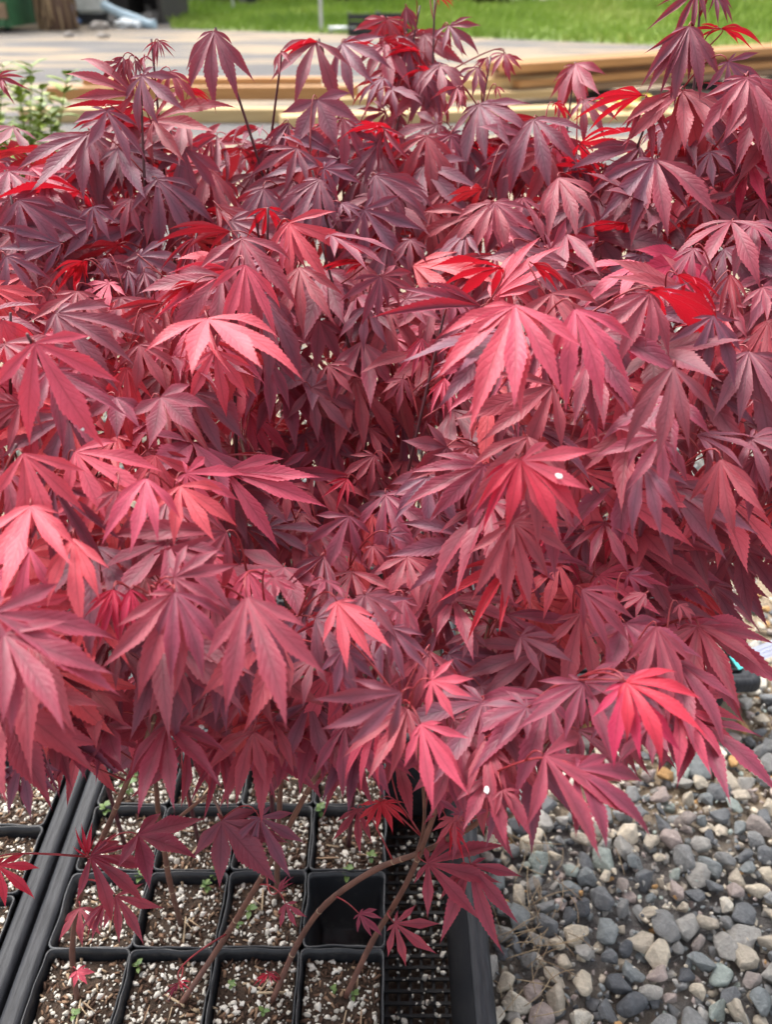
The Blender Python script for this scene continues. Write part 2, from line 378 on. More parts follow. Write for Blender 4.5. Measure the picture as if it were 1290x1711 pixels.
PIT = 0.085
def pot_ring(half, z, r=0.006, wav=0.0, seed=0, n=6):
    base = rrect(-half, half, -half, half, r, z, 3); out = []
    m = len(base)
    for i in range(m):
        p = Vector(base[i]); q = Vector(base[(i + 1) % m])
        steps = 7 if (q - p).length > half else 1
        for k in range(steps):
            v = p.lerp(q, k / steps); d = Vector((v.x, v.y, 0)).normalized()
            v += d * wav * noise.noise(Vector((v.x * 45, v.y * 45, seed * 3.7)))
            v.z += wav * 0.5 * noise.noise(Vector((v.x * 30, v.y * 30, seed * 1.3 + 9)))
            out.append(tuple(v))
    return out
def pot_mesh(seed, mat):
    m = MB(); H = 0.087; hw = 0.0415; wv = 0.0030
    rings(m, [pot_ring(.030, 0.0, .006), pot_ring(.0402, H - .010, .006, wv, seed), pot_ring(hw, H - .009, .006, wv, seed), pot_ring(hw + .0003, H, .006, wv, seed),
              pot_ring(hw - .0011, H + .0004, .006, wv, seed), pot_ring(hw - .0017, H - .010, .006, wv, seed), pot_ring(.0290, .003, .005)], True)
    return m.mesh('nursery_pot', mat, True)
POTS = [pot_mesh(i, M_pot) for i in range(5)]; POTG = pot_mesh(9, M_potgrey)
def soil_mesh(seed):
    n = 18; h = 0.0372; v = []; f = []
    for i in range(n + 1):
        for j in range(n + 1):
            x = -h + 2 * h * i / n; y = -h + 2 * h * j / n
            z = 0.0035 * noise.noise(Vector((x * 40, y * 40, seed))) + 0.002 * noise.noise(Vector((x * 140, y * 140, seed)))
            v.append((x, y, z))
    for i in range(n):
        for j in range(n): f.append((i * (n + 1) + j, (i + 1) * (n + 1) + j, (i + 1) * (n + 1) + j + 1, i * (n + 1) + j + 1))
    m = MB(); m.add(v, f); return m.mesh('soil', M_soil, True)
SOILS = [soil_mesh(i * 5.3) for i in range(4)]
def soil_z(seed, x, y): return 0.0035 * noise.noise(Vector((x * 40, y * 40, seed))) + 0.002 * noise.noise(Vector((x * 140, y * 140, seed)))
CHIPV = [(np.array([(sx * .5, sy * .5, sz * .5) for sx in (-1, 1) for sy in (-1, 1) for sz in (-1, 1)]) * np.array([1, .38, .16]) + rng.normal(0, .05, (8, 3)),
          np.array([(0, 1, 3), (0, 3, 2), (4, 6, 7), (4, 7, 5), (0, 4, 5), (0, 5, 1), (2, 3, 7), (2, 7, 6), (0, 2, 6), (0, 6, 4), (1, 5, 7), (1, 7, 3)])) for _ in range(5)]
def perlite_item(x, y, z): return (random.randrange(16), (x, y, z), rotm() * random.choice((.0028, .0034, .0042, .0055, .0072, .0095)) * random.uniform(.8, 1.2), random.random())
GR, CH = [], []
for i in range(4):
    it = []; ch = []
    for (x, y) in darts(2500, -.0365, .0365, -.0365, .0365, .0030, lambda x, y: True, 40 + i):
        z = soil_z(i * 5.3, x, y)
        if random.random() < 0.44: it.append(perlite_item(x, y, z + .0007))
        elif random.random() < 0.65: ch.append((random.randrange(5), (x, y, z + .0012), np.array(tilt(.45)) * random.uniform(.002, .008), random.random() ** 2.2))
    o = batch('perlite', it, PV, M_perl); GR.append(o.data); C.objects.unlink(o); bpy.data.objects.remove(o)
    for _ in range(3):
        a = random.uniform(-.025, .025), random.uniform(-.025, .025)
        ch.append((random.randrange(5), (a[0], a[1], .004), np.array(tilt(.12)) @ np.diag([1, .16, .5]) * random.uniform(.014, .026), random.uniform(.75, 1)))
    o = batch('bark_chips', ch, CHIPV, M_chip, smooth=False); CH.append(o.data); C.objects.unlink(o); bpy.data.objects.remove(o)
XC = [-.2975, -.2125, -.1275, -.0425, .0425]
def yrow(r): return 0.42 + PIT * (r - 1)
COLW = ['by the neighbouring tray', 'second pot in from the neighbouring tray', 'in the middle column', 'second pot in from the gravel', 'on the gravel side']
ROWW = ['first row of the rear tray', 'second row of the rear tray', 'third row of the rear tray', 'fourth row of the rear tray', 'last row of the rear tray']
pots = {}
def pot(x, y, label, detail=True, mesh=None, rz=0.0, soil=True, group=None, key=None):
    t = empty('nursery_pot', (x + random.uniform(-.0008, .0008), y + random.uniform(-.0008, .0008), 0.0093), rz + random.choice((0, 1, 2, 3)) * math.pi / 2)
    tag(t, label, 'pot', group)
    link(bpy.data.objects.new('pot_shell', mesh or random.choice(POTS)), t)
    if soil:
        i = random.randrange(4); s = link(bpy.data.objects.new('soil', SOILS[i]), t); s.location.z = .0715
        if detail:
            for nm, d in (('perlite', GR[i]), ('bark_chips', CH[i])):
                p = tag(link(bpy.data.objects.new(nm, d), t), kind='stuff'); p.location.z = .0715
    if key: pots[key] = t
    return t
for r in (1, 2, 3, 4):
    for c in range(4):
        if (r, c) == (2, 3): pot(XC[c], yrow(r), 'empty black square pot with bare inside and no soil', soil=False); continue
        if (r, c) == (2, 0): pot(XC[c], yrow(r), 'square pot with a dusty grey bowed side wall at the tray edge', mesh=POTG); continue
        if r == 1: lab = ['square pot by the touching rims, a tiny red leaf low on its stem', 'square pot with a tiny dark red tuft at the foot of its leaning stem',
                          'square pot whose long stem arches across the corner of the empty pot', 'perlite pot in front of the empty pot, beside the bare tray strip'][c]; g = None
        elif (r, c) == (2, 1): lab = 'perlite pot with a green weed, next to the grey walled pot'; g = None
        elif (r, c) == (2, 2): lab = 'perlite pot with small red shoots, next to the empty pot'; g = None
        elif r == 3: lab = ['shaded pot with creeping green weeds behind the grey walled pot', 'perlite pot behind the green weed pot, under purple hanging leaves', 'perlite pot behind the one with small red shoots', 'perlite pot right behind the empty pot'][c]; g = None
        else: lab = 'shaded fourth row soil pot, ' + COLW[c]; g = 'shaded pots of the fourth row'
        pot(XC[c], yrow(r), lab, group=g)
for r in range(1, 5):
    pot(-.433, yrow(r) - .028, ['first', 'second', 'third', 'fourth'][r - 1] + ' perlite pot along the rim of the neighbouring tray', group='pots along the neighbouring tray rim')
for r in range(5):
    for c in range(5):
        pot(XC[c], .795 + PIT * r, 'thicket pot ' + COLW[c] + ', ' + ROWW[r], False, group='pots under the thicket')
for c in range(4):
    for r in range(4): pot(.20 + PIT * c, .90 + PIT * r, 'short tray soil pot, ' + ['first', 'second', 'third', 'last'][r] + ' row, ' + ['next to the big rear tray', 'second from the big rear tray', 'second from the outer rim', 'at the outer rim'][c], c >= 2 and r < 2, group='pots in the short tray')
# grains on the bare tray floor
it = [perlite_item(random.uniform(.006, .064), random.uniform(.32, .66), .0095 + random.uniform(0, .002)) for _ in range(190)]
tag(batch('perlite_grains', it, PV, M_perl), 'scattered white perlite grains on the bare black tray floor', 'perlite', kind='stuff')
mbs = MB(); mbs.add([(-.36, .25, .002), (.10, .25, .002), (.10, 1.19, .002), (-.36, 1.19, .002)], [(0, 1, 2, 3)])
mbs.add([(-.83, .25, .002), (-.37, .25, .002), (-.37, 1.19, .002), (-.83, 1.19, .002)], [(0, 1, 2, 3)])
tag(mbs.build('spilled_soil', M_soil), 'dark spilled potting soil on the ground under the trays', kind='structure')

# ------------------------------------------------------------------ maple leaves
def leaf_mesh(seed, nl, spread, curv, fold, wid, clampk, e0=0.12, N=40):
    r = random.Random(seed)
    if nl == 7: base = [(0, 1.0), (37, .95), (-37, .95), (76, .66), (-76, .66), (120, .27), (-120, .27)]
    else: base = [(0, 1.0), (42, .9), (-42, .9), (88, .58), (-88, .58)]
    V, F, UVs = [], [], []
    for li, (a, ln) in enumerate(base):
        a = R_(a * spread + r.uniform(-6, 6)); ln *= r.uniform(.84, 1.08); W = ln * wid * r.uniform(.9, 1.1)
        c = curv * r.uniform(.6, 1.3) * (1 + .35 * abs(a)); e = e0 + r.uniform(-.10, .10) - abs(a) * .05
        bend = r.uniform(-.25, .25); fo = fold * r.uniform(.6, 1.35); tw = r.uniform(-.35, .35); ph = r.uniform(0, 6.28)
        p = Vector((0, 0, 0.0006 * li)); ds = ln / N; k0 = len(V)
        cen = []
        for k in range(N + 1):
            s = k / N; az = a + bend * s * s; el = e - c * s ** 1.25
            cen.append((p.copy(), az, el, s))
            p = p + Vector((math.sin(az) * math.cos(el), math.cos(az) * math.cos(el), math.sin(el))) * ds
        for k, (q, az, el, s) in enumerate(cen):
            tg = Vector((math.sin(az) * math.cos(el), math.cos(az) * math.cos(el), math.sin(el)))
            sd_ = Vector((math.cos(az), -math.sin(az), 0)); nn = sd_.cross(tg)
            sd_ = (Quaternion(tg, tw * s) @ sd_); nn = sd_.cross(tg).normalized()
            hw = W * (s * max(0, 1 - s) ** 1.75) * 6.12 + .010 * (1 - s) * ln; hw = min(hw, s * clampk * ln + .009)
            if k == N: hw = 0.0008
            amp = min(1, max(0, (s - .18) / .15)) * min(1, (1 - s) / .12)
            tooth = (k % 2 == 1); ew = hw * (1 + (.055 if tooth else -.075) * amp); fwd = ds * (.7 if tooth else -.05) * amp
            for u in (-1, -.55, 0, .55, 1):
                wv = .008 * ln * math.sin(s * 11 + ph + (1.5 if u > 0 else 0)) * abs(u) * amp
                ww = ew if abs(u) == 1 else hw
                V.append(q + sd_ * (u * ww * math.cos(fo)) + nn * (abs(u) * ww * math.sin(fo) + wv) + (tg * fwd if abs(u) == 1 else Vector((0, 0, 0))))
                UVs.append((.5 + .5 * u, s))
        for k in range(N):
            for j in range(4):
                i0 = k0 + k * 5 + j; F.append((i0, i0 + 1, i0 + 6, i0 + 5))
    me = bpy.data.meshes.new('leaf'); me.from_pydata([tuple(v) for v in V], [], F)
    uvl = me.uv_layers.new(name='UVMap'); idx = np.empty(len(me.loops), np.int32); me.loops.foreach_get('vertex_index', idx)
    uvl.data.foreach_set('uv', np.array(UVs, np.float32)[idx].ravel())
    me.polygons.foreach_set('use_smooth', [True] * len(me.polygons)); me.materials.append(LM['r']); me.update()
    # normals point up (+Z) where the leaf is flat
    if me.polygons[20].normal.z < 0: me.flip_normals()
    return me
LV = {'f': [leaf_mesh(200 + i, 7 if i % 2 else 5, random.uniform(.68, .95), random.uniform(.3, .75), .26, random.uniform(.106, .130), .19) for i in range(16)],
      'd': [leaf_mesh(300 + i, 7 if i % 3 else 5, random.uniform(.58, .85), random.uniform(.5, .95), .36, random.uniform(.098, .120), .175) for i in range(12)],
      'h': [leaf_mesh(600 + i, 7 if i % 2 else 5, random.uniform(.50, .68), random.uniform(.2, .6), .28, random.uniform(.094, .114), .155) for i in range(14)],
      'w': [leaf_mesh(400 + i, 5, random.uniform(.85, 1.0), random.uniform(.2, .5), .20, random.uniform(.16, .19), .36) for i in range(6)],
      'n': [leaf_mesh(500 + i, 5, random.uniform(.35, .55), random.uniform(.4, 1.0), .8, random.uniform(.075, .095), .2) for i in range(8)]}

# depth of the canopy surface (metres along the optical axis) at points of the view it was surveyed from
DEP = [(0, 60, .9), (360, 50, .78), (640, 60, 1.0), (900, 100, 1.0), (1200, 40, .72), (0, 200, .85), (200, 190, .72), (420, 230, .86), (560, 180, .84), (760, 200, .88), (900, 210, .80), (1100, 200, .74), (1250, 170, .68),
       (30, 340, .72), (250, 330, .78), (530, 310, .78), (760, 310, .82), (940, 310, .78), (1150, 300, .74), (1290, 300, .7),
       (30, 440, .68), (240, 440, .74), (410, 440, .60), (560, 420, .72), (780, 400, .78), (1000, 470, .78), (1200, 470, .66), (860, 470, .62),
       (60, 560, .50), (240, 540, .62), (350, 540, .54), (520, 560, .72), (700, 570, .72), (860, 530, .49), (960, 530, .50), (1090, 520, .57), (1190, 540, .58), (1290, 560, .6),
       (40, 750, .49), (200, 690, .57), (330, 690, .60), (450, 720, .74), (560, 730, .76), (680, 720, .74), (780, 780, .60), (880, 780, .50), (1120, 640, .53), (1100, 760, .54), (1250, 760, .54),
       (60, 880, .48), (240, 830, .50), (330, 850, .51), (480, 840, .64), (600, 880, .64), (710, 900, .62), (850, 880, .54), (1030, 900, .60), (1240, 910, .72),
       (20, 1050, .43), (120, 950, .49), (300, 1000, .48), (420, 1010, .46), (560, 1010, .53), (650, 1040, .55), (800, 1050, .58), (970, 1000, .55), (1100, 1060, .54), (1250, 1000, .75),
       (30, 1200, .50), (150, 1170, .57), (290, 1180, .57), (420, 1200, .58), (560, 1180, .56), (680, 1170, .47), (740, 1160, .49), (830, 1240, .53), (970, 1140, .51), (1060, 1140, .48), (1170, 1180, .55),
       (50, 1330, .60), (280, 1300, .60), (420, 1320, .64), (600, 1350, .72), (700, 1300, .52), (910, 1300, .47), (1040, 1320, .50), (1170, 1280, .56),
       (200, 1420, .67), (400, 1400, .66), (600, 1450, .74), (740, 1450, .66), (120, 1600, .80), (450, 1600, .80), (650, 1560, .74)]
DA = np.array(DEP)
def D(px, py):
    px = min(max(px, -60), 1350); d2 = ((DA[:, 0] - px) ** 2 + (DA[:, 1] - py) ** 2) + 400.0
    w_ = d2 ** -1.7; return float((w_ * DA[:, 2]).sum() / w_.sum())

# surveyed leaves: petiole joint x y, tip of the middle lobe x y, form, colour
HERO = """177 185 207 272 f p|237 127 266 213 f p|-6 130 34 150 n r|205 95 190 125 n p|225 100 235 125 n p|262 70 255 105 n r|265 68 285 90 n r|240 95 250 130 n r|215 98 210 135 n r|200 105 190 150 d p|285 120 300 165 d r|310 150 330 195 n v|2 132 -4 164 n r|357 53 354 152 d p|20 212 8 262 f p|18 333 17 423 f p|30 335 117 433 f p|10 428 62 487 f p|218 332 198 408 f r|262 300 315 387 d p|250 330 245 390 d r
233 428 305 466 f p|155 345 176 395 f p|178 432 168 470 f p|138 437 122 503 n v|146 436 146 500 n v|182 472 120 512 f b|184 474 212 530 f b|213 452 220 505 n p|240 455 250 500 n p|238 523 228 572 f r|240 525 298 566 f r
408 443 447 572 f b|407 440 362 558 f b|347 533 389 692 f b|58 573 152 738 f b|-20 480 60 580 f b|232 576 281 668 f r|272 470 283 530 d v|325 473 274 532 n v
38 758 113 913 f b|125 755 246 835 f b|192 664 184 742 w r|268 664 332 742 w r|50 846 51 992 f b|122 900 84 1040 f b|124 900 192 985 w b|243 800 232 924 f b|300 812 385 905 f b|303 812 306 925 f b|310 791 430 814 f b
195 820 182 884 f r|290 965 396 953 f r|292 990 344 1144 f r|290 992 228 1137 d r|412 998 397 1196 f r|416 1000 520 1121 f r|-12 1025 200 1147 f r|5 1060 102 1222 f r|-25 1150 123 1284 f r|150 1153 150 1262 w r
180 1210 212 1302 w r|178 1211 128 1301 f r|278 1213 333 1333 f r|276 1214 260 1346 f r|293 1100 322 1214 f r|422 1223 410 1327 f r|188 985 166 1056 n v|218 985 233 1062 n v|190 986 200 1076 n v|262 985 300 1010 f b|37 1267 62 1366 f p
520 648 585 744 f p|553 732 534 828 f r|580 685 600 740 f r|615 715 627 775 f r|625 760 592 812 d r|548 610 592 670 f r|673 633 660 700 f r|743 632 740 702 n b|705 565 688 634 n b|777 563 738 608 n b|478 812 537 874 f r|476 814 494 862 f r
583 862 541 955 f r|747 747 674 800 w p|808 778 764 916 f r|806 779 700 832 d r|715 797 708 892 f p|680 931 687 1027 f r|650 892 682 910 f p|580 800 560 850 n v|622 912 642 962 f r|456 965 470 1010 f r
860 510 865 744 f b|858 512 762 742 d b|961 517 934 680 f b|965 518 1100 624 f b|837 448 808 538 d v|890 441 933 508 n v|1089 485 1088 602 d v|1085 490 1038 584 d r|1132 460 1187 512 d v|1192 528 1177 648 f p|1125 613 1162 780 f p|1122 614 1044 740 f p
1251 588 1232 711 f p|1254 592 1276 775 d p|1221 459 1226 548 n r|1275 480 1280 540 f r|1205 768 1186 895 f r|1208 768 1288 886 f r|1105 729 1078 796 f r|1100 730 998 798 f r|1075 773 1078 899 f p|1080 775 1153 877 f p|869 768 902 882 d v|873 770 987 830 f b|867 770 820 885 n v
856 871 860 992 f r|854 872 784 976 f r|858 872 942 926 d r|1011 873 1000 946 d r|1072 885 1080 972 w r|1235 908 1212 1008 f p|1240 905 1290 990 f p|1150 840 1180 930 f r|1010 460 995 518 f r|1008 460 955 497 f r|933 298 957 392 f r|893 200 912 300 d p|947 392 948 482 f r|1093 268 1052 398 d p|1096 268 1107 372 d r|1138 152 1113 270 d r|1140 152 1157 240 d r
1188 253 1194 318 f p|1247 130 1222 218 d r|1249 130 1273 218 d r|1173 332 1128 404 f p|1175 330 1237 342 f p|1073 160 1064 276 n v|1080 165 1085 260 n r|1217 103 1285 143 f p|1214 104 1205 160 f p|1152 45 1130 142 d p|1150 46 1102 152 n p|1204 50 1186 98 n v|1206 48 1255 106 n v|1165 -14 1126 60 n p|1180 -12 1178 44 n v|1195 -12 1216 42 n p
1223 370 1200 450 d r|1260 372 1270 440 d r|1160 415 1130 470 d r|530 167 544 220 w p|526 167 484 244 f p|534 168 617 222 f p|572 198 573 268 d r|637 213 638 284 d v|640 214 667 284 n r|712 228 717 314 d r|800 175 818 252 d p|803 176 853 258 d p|755 225 786 308 d p|753 226 740 330 d r
533 300 511 392 f p|536 300 573 392 f p|531 301 455 346 f p|541 282 603 308 f p|627 293 675 374 d p|629 293 717 363 d p|570 340 607 368 f p|495 248 474 310 d p|480 372 497 450 f b|483 372 545 464 d b|445 349 430 404 n v|448 348 465 372 n v|552 393 578 470 f r|554 393 632 424 f r|500 447 538 552 f r|498 448 481 562 f r|612 440 604 504 n v|608 441 536 474 n v|635 462 604 520 d r|638 462 706 484 f r
685 400 687 455 f p|778 390 763 466 f p|780 390 834 450 f p|776 391 722 422 f p|825 338 806 398 d r|827 338 860 405 d r|678 500 713 552 f r|682 498 757 507 f r|760 498 753 564 f r|762 498 793 534 f r|614 513 574 580 f p|618 514 647 582 f p|454 234 440 268 f p|527 70 500 168 d p|530 71 527 148 n v|572 73 630 146 d p|571 74 580 148 n v|645 32 612 68 d r|648 32 672 60 d r|678 63 664 118 d p|680 63 758 140 d p
750 43 765 88 d p|752 44 782 66 d p|727 -8 728 30 n v|690 -6 692 14 n v|745 -10 750 20 n v|813 97 800 122 n r|797 113 790 145 d p|842 90 828 122 d r|846 92 858 120 d r|470 87 476 118 n r|763 147 745 185 n r|770 150 775 186 n r|963 107 980 165 d r|960 108 945 165 d r|975 168 1000 215 d p|928 173 945 205 d v|640 130 620 170 d p|655 150 690 188 f p|700 120 712 160 d p|735 110 740 150 d p|830 145 838 165 n r
563 1005 602 1121 f b|561 1005 519 1101 f b|565 1005 648 1048 f b|610 994 622 1078 f p|612 993 690 1038 f p|653 1048 624 1129 f p|656 1048 717 1121 f p|658 1047 730 1058 f p|670 1157 637 1317 f p|668 1156 556 1220 f p|668 1153 592 1138 f p|720 1137 779 1197 f b|722 1136 800 1154 f b|703 1210 729 1348 f b|706 1210 797 1298 f b|788 1053 766 1106 f p|810 1238 827 1354 f r|573 1083 593 1178 f p|525 1100 478 1176 f p|542 970 536 1012 f r|450 963 490 990 f r
973 985 952 1098 f r|975 985 1058 1081 f r|976 984 1050 996 f r|1097 1047 1133 1154 f r|1100 1047 1200 1158 f r|1094 1048 1042 1108 f r|1167 1047 1161 1171 d r|1169 1047 1227 1164 d r|1080 992 1036 1026 f r|975 1140 913 1254 f r|972 1138 872 1158 f r|978 1141 1056 1220 d r|1047 1140 1123 1240 d v|1045 1142 1076 1252 d v|1050 1138 1123 1144 n b
910 1262 911 1460 f r|913 1262 1050 1434 f r|905 1262 860 1345 f r|915 1258 1054 1228 f r|962 1285 1076 1398 f r|1170 1210 1190 1320 d r|1168 1208 1215 1214 n r|1085 1210 1062 1292 f r|1110 1225 1140 1310 f r|1130 1180 1150 1290 d b|870 1063 918 1138 f p|872 1063 950 1094 f p|880 1182 798 1222 f p|1135 1010 1150 1050 f r|1050 960 1100 990 f r
715 1443 738 1540 f r|718 1442 801 1508 f r|718 1438 762 1416 f r|787 1445 836 1518 f r|785 1447 770 1547 f r|750 1377 753 1424 n v|760 1367 720 1380 f r|762 1365 800 1385 f r|770 1360 785 1300 f r|635 1340 616 1382 d v|637 1340 662 1386 d v|597 1353 592 1402 f r|820 1300 812 1400 f r|840 1320 850 1360 d r
230 1395 220 1484 w r|232 1395 287 1456 w r|232 1392 273 1360 w r|150 1432 220 1482 d r|150 1430 203 1410 n r|145 1430 136 1390 n v|193 1497 213 1564 f r|195 1497 247 1508 f r|133 1517 140 1565 f r|175 1510 165 1560 n r|370 1372 331 1467 w p|372 1372 405 1453 w p|372 1370 418 1358 f p|433 1366 493 1424 f p|432 1368 430 1440 f p|-5 1447 60 1450 f v|-4 1450 10 1495 f v
128 1622 152 1632 w b|128 1624 122 1652 w b|297 1643 280 1672 n r|300 1640 315 1655 n v|447 1628 432 1650 n v|449 1628 462 1645 n v|600 1527 606 1564 f r|602 1526 640 1522 f r|660 1543 687 1600 f r|662 1541 692 1540 f r|477 1510 470 1545 f r|479 1510 505 1512 f r|465 1490 480 1470 n r|543 1265 520 1300 f r|592 1290 580 1330 f r|470 1240 500 1290 f r|330 1240 375 1262 f r|60 1210 100 1235 f r"""
LEAVES = []     # dict: pos, y axis, normal, size, form, colour, hero
def add_leaf(px, py, tx, ty, form, col, t, hero=True, nj=0.28, rel=1.0):
    dx, dy = tx - px, ty - py; L = math.hypot(dx, dy) + 1e-6
    P = at(px, py, t); c = (RT * dx - UP * dy) / L
    tocam = (CP - P).normalized()
    k = 0.75 if form in 'fwh' else 0.9
    if py > 1380: k = 0.6
    N_ = (tocam * k + Vector((0, 0, 1)) * 0.62 + Vector((random.gauss(0, nj), random.gauss(0, nj), random.gauss(0, nj * .6)))).normalized()
    if (col == 'v' and py < 560 and form in 'dn') or (not hero and py < 430 and random.random() < .22):      # hanging leaf turned so that its underside shows
        N_ = (Vector((0, 0, .75)) - tocam * .55 + Vector((random.gauss(0, .2), 0, random.gauss(0, .1)))).normalized()
    elif form in 'dn': N_ = (N_ + c * -0.25 + tocam * .1).normalized()
    Y = (c - N_ * c.dot(N_)); fo = max(.55, math.sqrt(max(0, 1 - (Y.normalized().dot(tocam)) ** 2))); Y.normalize()
    shrink = {'f': .93, 'h': .93, 'w': .95, 'd': .78, 'n': .88}[form]
    size = L * t / FPX / fo / shrink * rel * .95
    LEAVES.append(dict(p=P, y=Y, n=N_, s=min(size, .085), form=form, col=col, hero=hero, px=px, py=py))
seenb = {}
HANG = {860, 961, 965, 1125, 1122, 412, 416, 292, 1205, 1208, 1075, 1080, 856, 854, 243, 303, 893, 933, 947, 533, 536, 500, 498, 480, 552, 563, 561, 653, 656, 703, 706, 810, 973, 975, 1097, 1167, 408, 407, 778, 38, 50, 122, 670, 1192, 1251, 278, 276, 180, 178}
for rec in HERO.replace('\n', '|').split('|'):
    q = rec.split()
    if q[4] == 'f' and int(q[0]) in HANG: q[4] = 'h'
    px, py, tx, ty = (float(v) for v in q[:4]); t = D(px, py) - 0.012 + random.uniform(-.006, .006)
    add_leaf(px, py, tx, ty, q[4], q[5], t, rel=1.28 if 1340 < py < 1600 else 1.0)
# leaves close to one joint belong to one leaf: keep the joint only once when two records share it
keep = []
for l in LEAVES:
    twin = next((k for k in keep if abs(k['px'] - l['px']) < 8 and abs(k['py'] - l['py']) < 6 and k['form'] in 'fwh' and l['form'] in 'fwh'), None)
    if twin:        # middle lobe of the pair points between the two surveyed lobes
        twin['y'] = (twin['y'] * 1.25 + l['y']).normalized(); twin['n'] = (twin['n'] - twin['y'] * twin['n'].dot(twin['y'])).normalized(); twin['s'] = max(twin['s'], l['s'])
    else: keep.append(l)
LEAVES = keep
TOPX = [-250, 0, 90, 170, 230, 330, 400, 480, 560, 650, 800, 880, 950, 1060, 1120, 1290, 1500]; TOPY = [235, 225, 245, 190, 150, 205, 215, 205, 190, 205, 200, 215, 200, 250, 180, 130, 140]
BOTX = [-250, 0, 120, 250, 430, 560, 700, 800, 880, 1000, 1100, 1180, 1230, 1290, 1500]; BOTY = [1240, 1240, 1195, 1235, 1240, 1215, 1235, 1290, 1250, 1210, 1170, 1060, 930, 860, 840]
def in_mask(px, py): return np.interp(px, TOPX, TOPY) < py < np.interp(px, BOTX, BOTY)
def pick(px, py):
    u = random.random()
    if py < 430: return 'p' if u < .55 else 'r' if u < .86 else 'v' if u < .96 else 'b'
    if px < 430 and py < 1020: return 'b' if u < .46 else 'r' if u < .86 else 'p'
    if px > 800 and py < 1000: return 'r' if u < .5 else 'p' if u < .78 else 'b' if u < .93 else 'v'
    return 'r' if u < .58 else 'p' if u < .95 else 'b'
for li, (off, fs) in enumerate(((.022, .50), (.055, .44), (.10, .46), (.16, .52))):
    pts = []; r2 = random.Random(70 + li)
    hs = [(l['px'], l['py']) for l in LEAVES] if li == 0 else []
    for _ in range(5200):
        px, py = r2.uniform(-180, 1450), r2.uniform(100, 1320)
        if not in_mask(px, py - (li * 12)): continue
        d = D(px, py); L = 0.052 * FPX / d * fs
        if py > 1050: L *= 1.0
        if any((a - px) ** 2 + (b - py) ** 2 < L * L for a, b in pts): continue
        if li == 0 and any((a - px) ** 2 + (b - py) ** 2 < (L * .55) ** 2 for a, b in hs): continue
        pts.append((px, py))
        ang = R_(90 + random.gauss(0, 38)); t = d + off + random.uniform(-.012, .02)
        Lp = random.uniform(.046, .066) * (1.12 if py < 520 else 1) * FPX / t
        form = random.choices('fdwnh', (.32, .24, .08, .08, .28))[0]
        if py < 420: form = random.choices('fdwnh', (.22, .40, .04, .10, .24))[0]
        col = pick(px, py)
        add_leaf(px, py, px + math.cos(ang) * Lp, py + math.sin(ang) * Lp, form, col, t, False, .38)

for _ in range(26):        # crown of the tall sapling in the middle of the thicket
    px, py = random.gauss(700, 42), random.gauss(105, 42)
    if not 5 < py < 190: continue
    t = random.uniform(.93, 1.05); ang = R_(90 + random.gauss(0, 30)); Lp = random.uniform(.032, .050) * FPX / t
    add_leaf(px, py, px + math.cos(ang) * Lp, py + math.sin(ang) * Lp, random.choice('ddhn'), random.choice('pppprrv'), t, False, .35)

# ------------------------------------------------------------------ saplings
SAP = []
def sapling(x, y, label, path=None, group=None, bark=None, z0=.080):
    SAP.append(dict(base=Vector((x, y, z0)), label=label, path=path, group=group, leaves=[], bark=bark or M_dstem, extra=[]))
    return SAP[-1]
def px_path(base, pts): return [Vector(base)] + [at(*p) for p in pts]
def bz(px, py): return on_z(px, py, .082)
b1, b2, b3, b4, b5, b6 = bz(128, 1668), bz(300, 1680), bz(455, 1672), bz(578, 1665), bz(302, 1545), bz(463, 1500)
sapling(b1.x, b1.y, 'maple sapling with one straight reddish stem rising from the pot by the touching rims', px_path(b1, [(120, 1597, .80), (127, 1527, .765), (145, 1455, .73), (177, 1387, .69), (220, 1287, .635), (248, 1225, .60), (280, 1120, .60), (290, 1010, .60), (240, 860, .63), (200, 720, .67)]), bark=M_stem)
sapling(b2.x, b2.y, 'maple sapling with a long tan stem slanting over the green weed pot', px_path(b2, [(367, 1580, .80), (430, 1478, .755), (463, 1420, .725), (493, 1360, .69), (543, 1272, .64), (577, 1230, .61), (560, 1110, .62), (480, 1010, .62), (430, 850, .66), (390, 680, .70)]), bark=M_stem)
s3 = sapling(b3.x, b3.y, 'maple sapling whose bent brown stem crosses the empty pot towards the gravel', px_path(b3, [(497, 1577, .80), (545, 1510, .765), (627, 1453, .725), (697, 1427, .695), (740, 1407, .67), (800, 1373, .63), (870, 1300, .56), (935, 1200, .56), (980, 1060, .60), (1060, 900, .65), (1120, 760, .64)]), bark=M_stem)
s3['extra'] = [[at(697, 1427, .695), at(707, 1390, .675), at(709, 1340, .64), at(700, 1260, .58), at(672, 1175, .52)]]
sapling(b4.x, b4.y, 'maple sapling with a stout bare stem leaning over the bare tray strip', px_path(b4, [(620, 1577, .79), (660, 1510, .75), (687, 1460, .71), (715, 1390, .66), (760, 1260, .60), (800, 1120, .61), (850, 900, .60), (890, 730, .62), (910, 600, .62)]), bark=M_stem)
s5 = sapling(b5.x, b5.y, 'maple sapling standing in the green weed pot beside the grey walled pot', px_path(b5, [(283, 1473, .80), (272, 1407, .77), (263, 1347, .74), (262, 1240, .68), (310, 1100, .65), (330, 900, .64), (330, 700, .69)]), bark=M_stem)
s5['extra'] = [[at(272, 1390, .762), at(327, 1343, .72), at(352, 1330, .70), at(372, 1368, .67)]]
sapling(b6.x, b6.y, 'maple sapling with small red shoots low down in the pot next to the empty one', px_path(b6, [(463, 1420, .80), (467, 1347, .765), (470, 1240, .69), (440, 1100, .61), (420, 1000, .54)]), bark=M_stem)
for c in range(4): sapling(XC[c], yrow(3), ['maple sapling in the pot with creeping weeds', 'maple sapling in the third pot row under the purple hanging leaves', 'maple sapling behind the pot with small red shoots', 'maple sapling in the pot right behind the empty pot'][c])
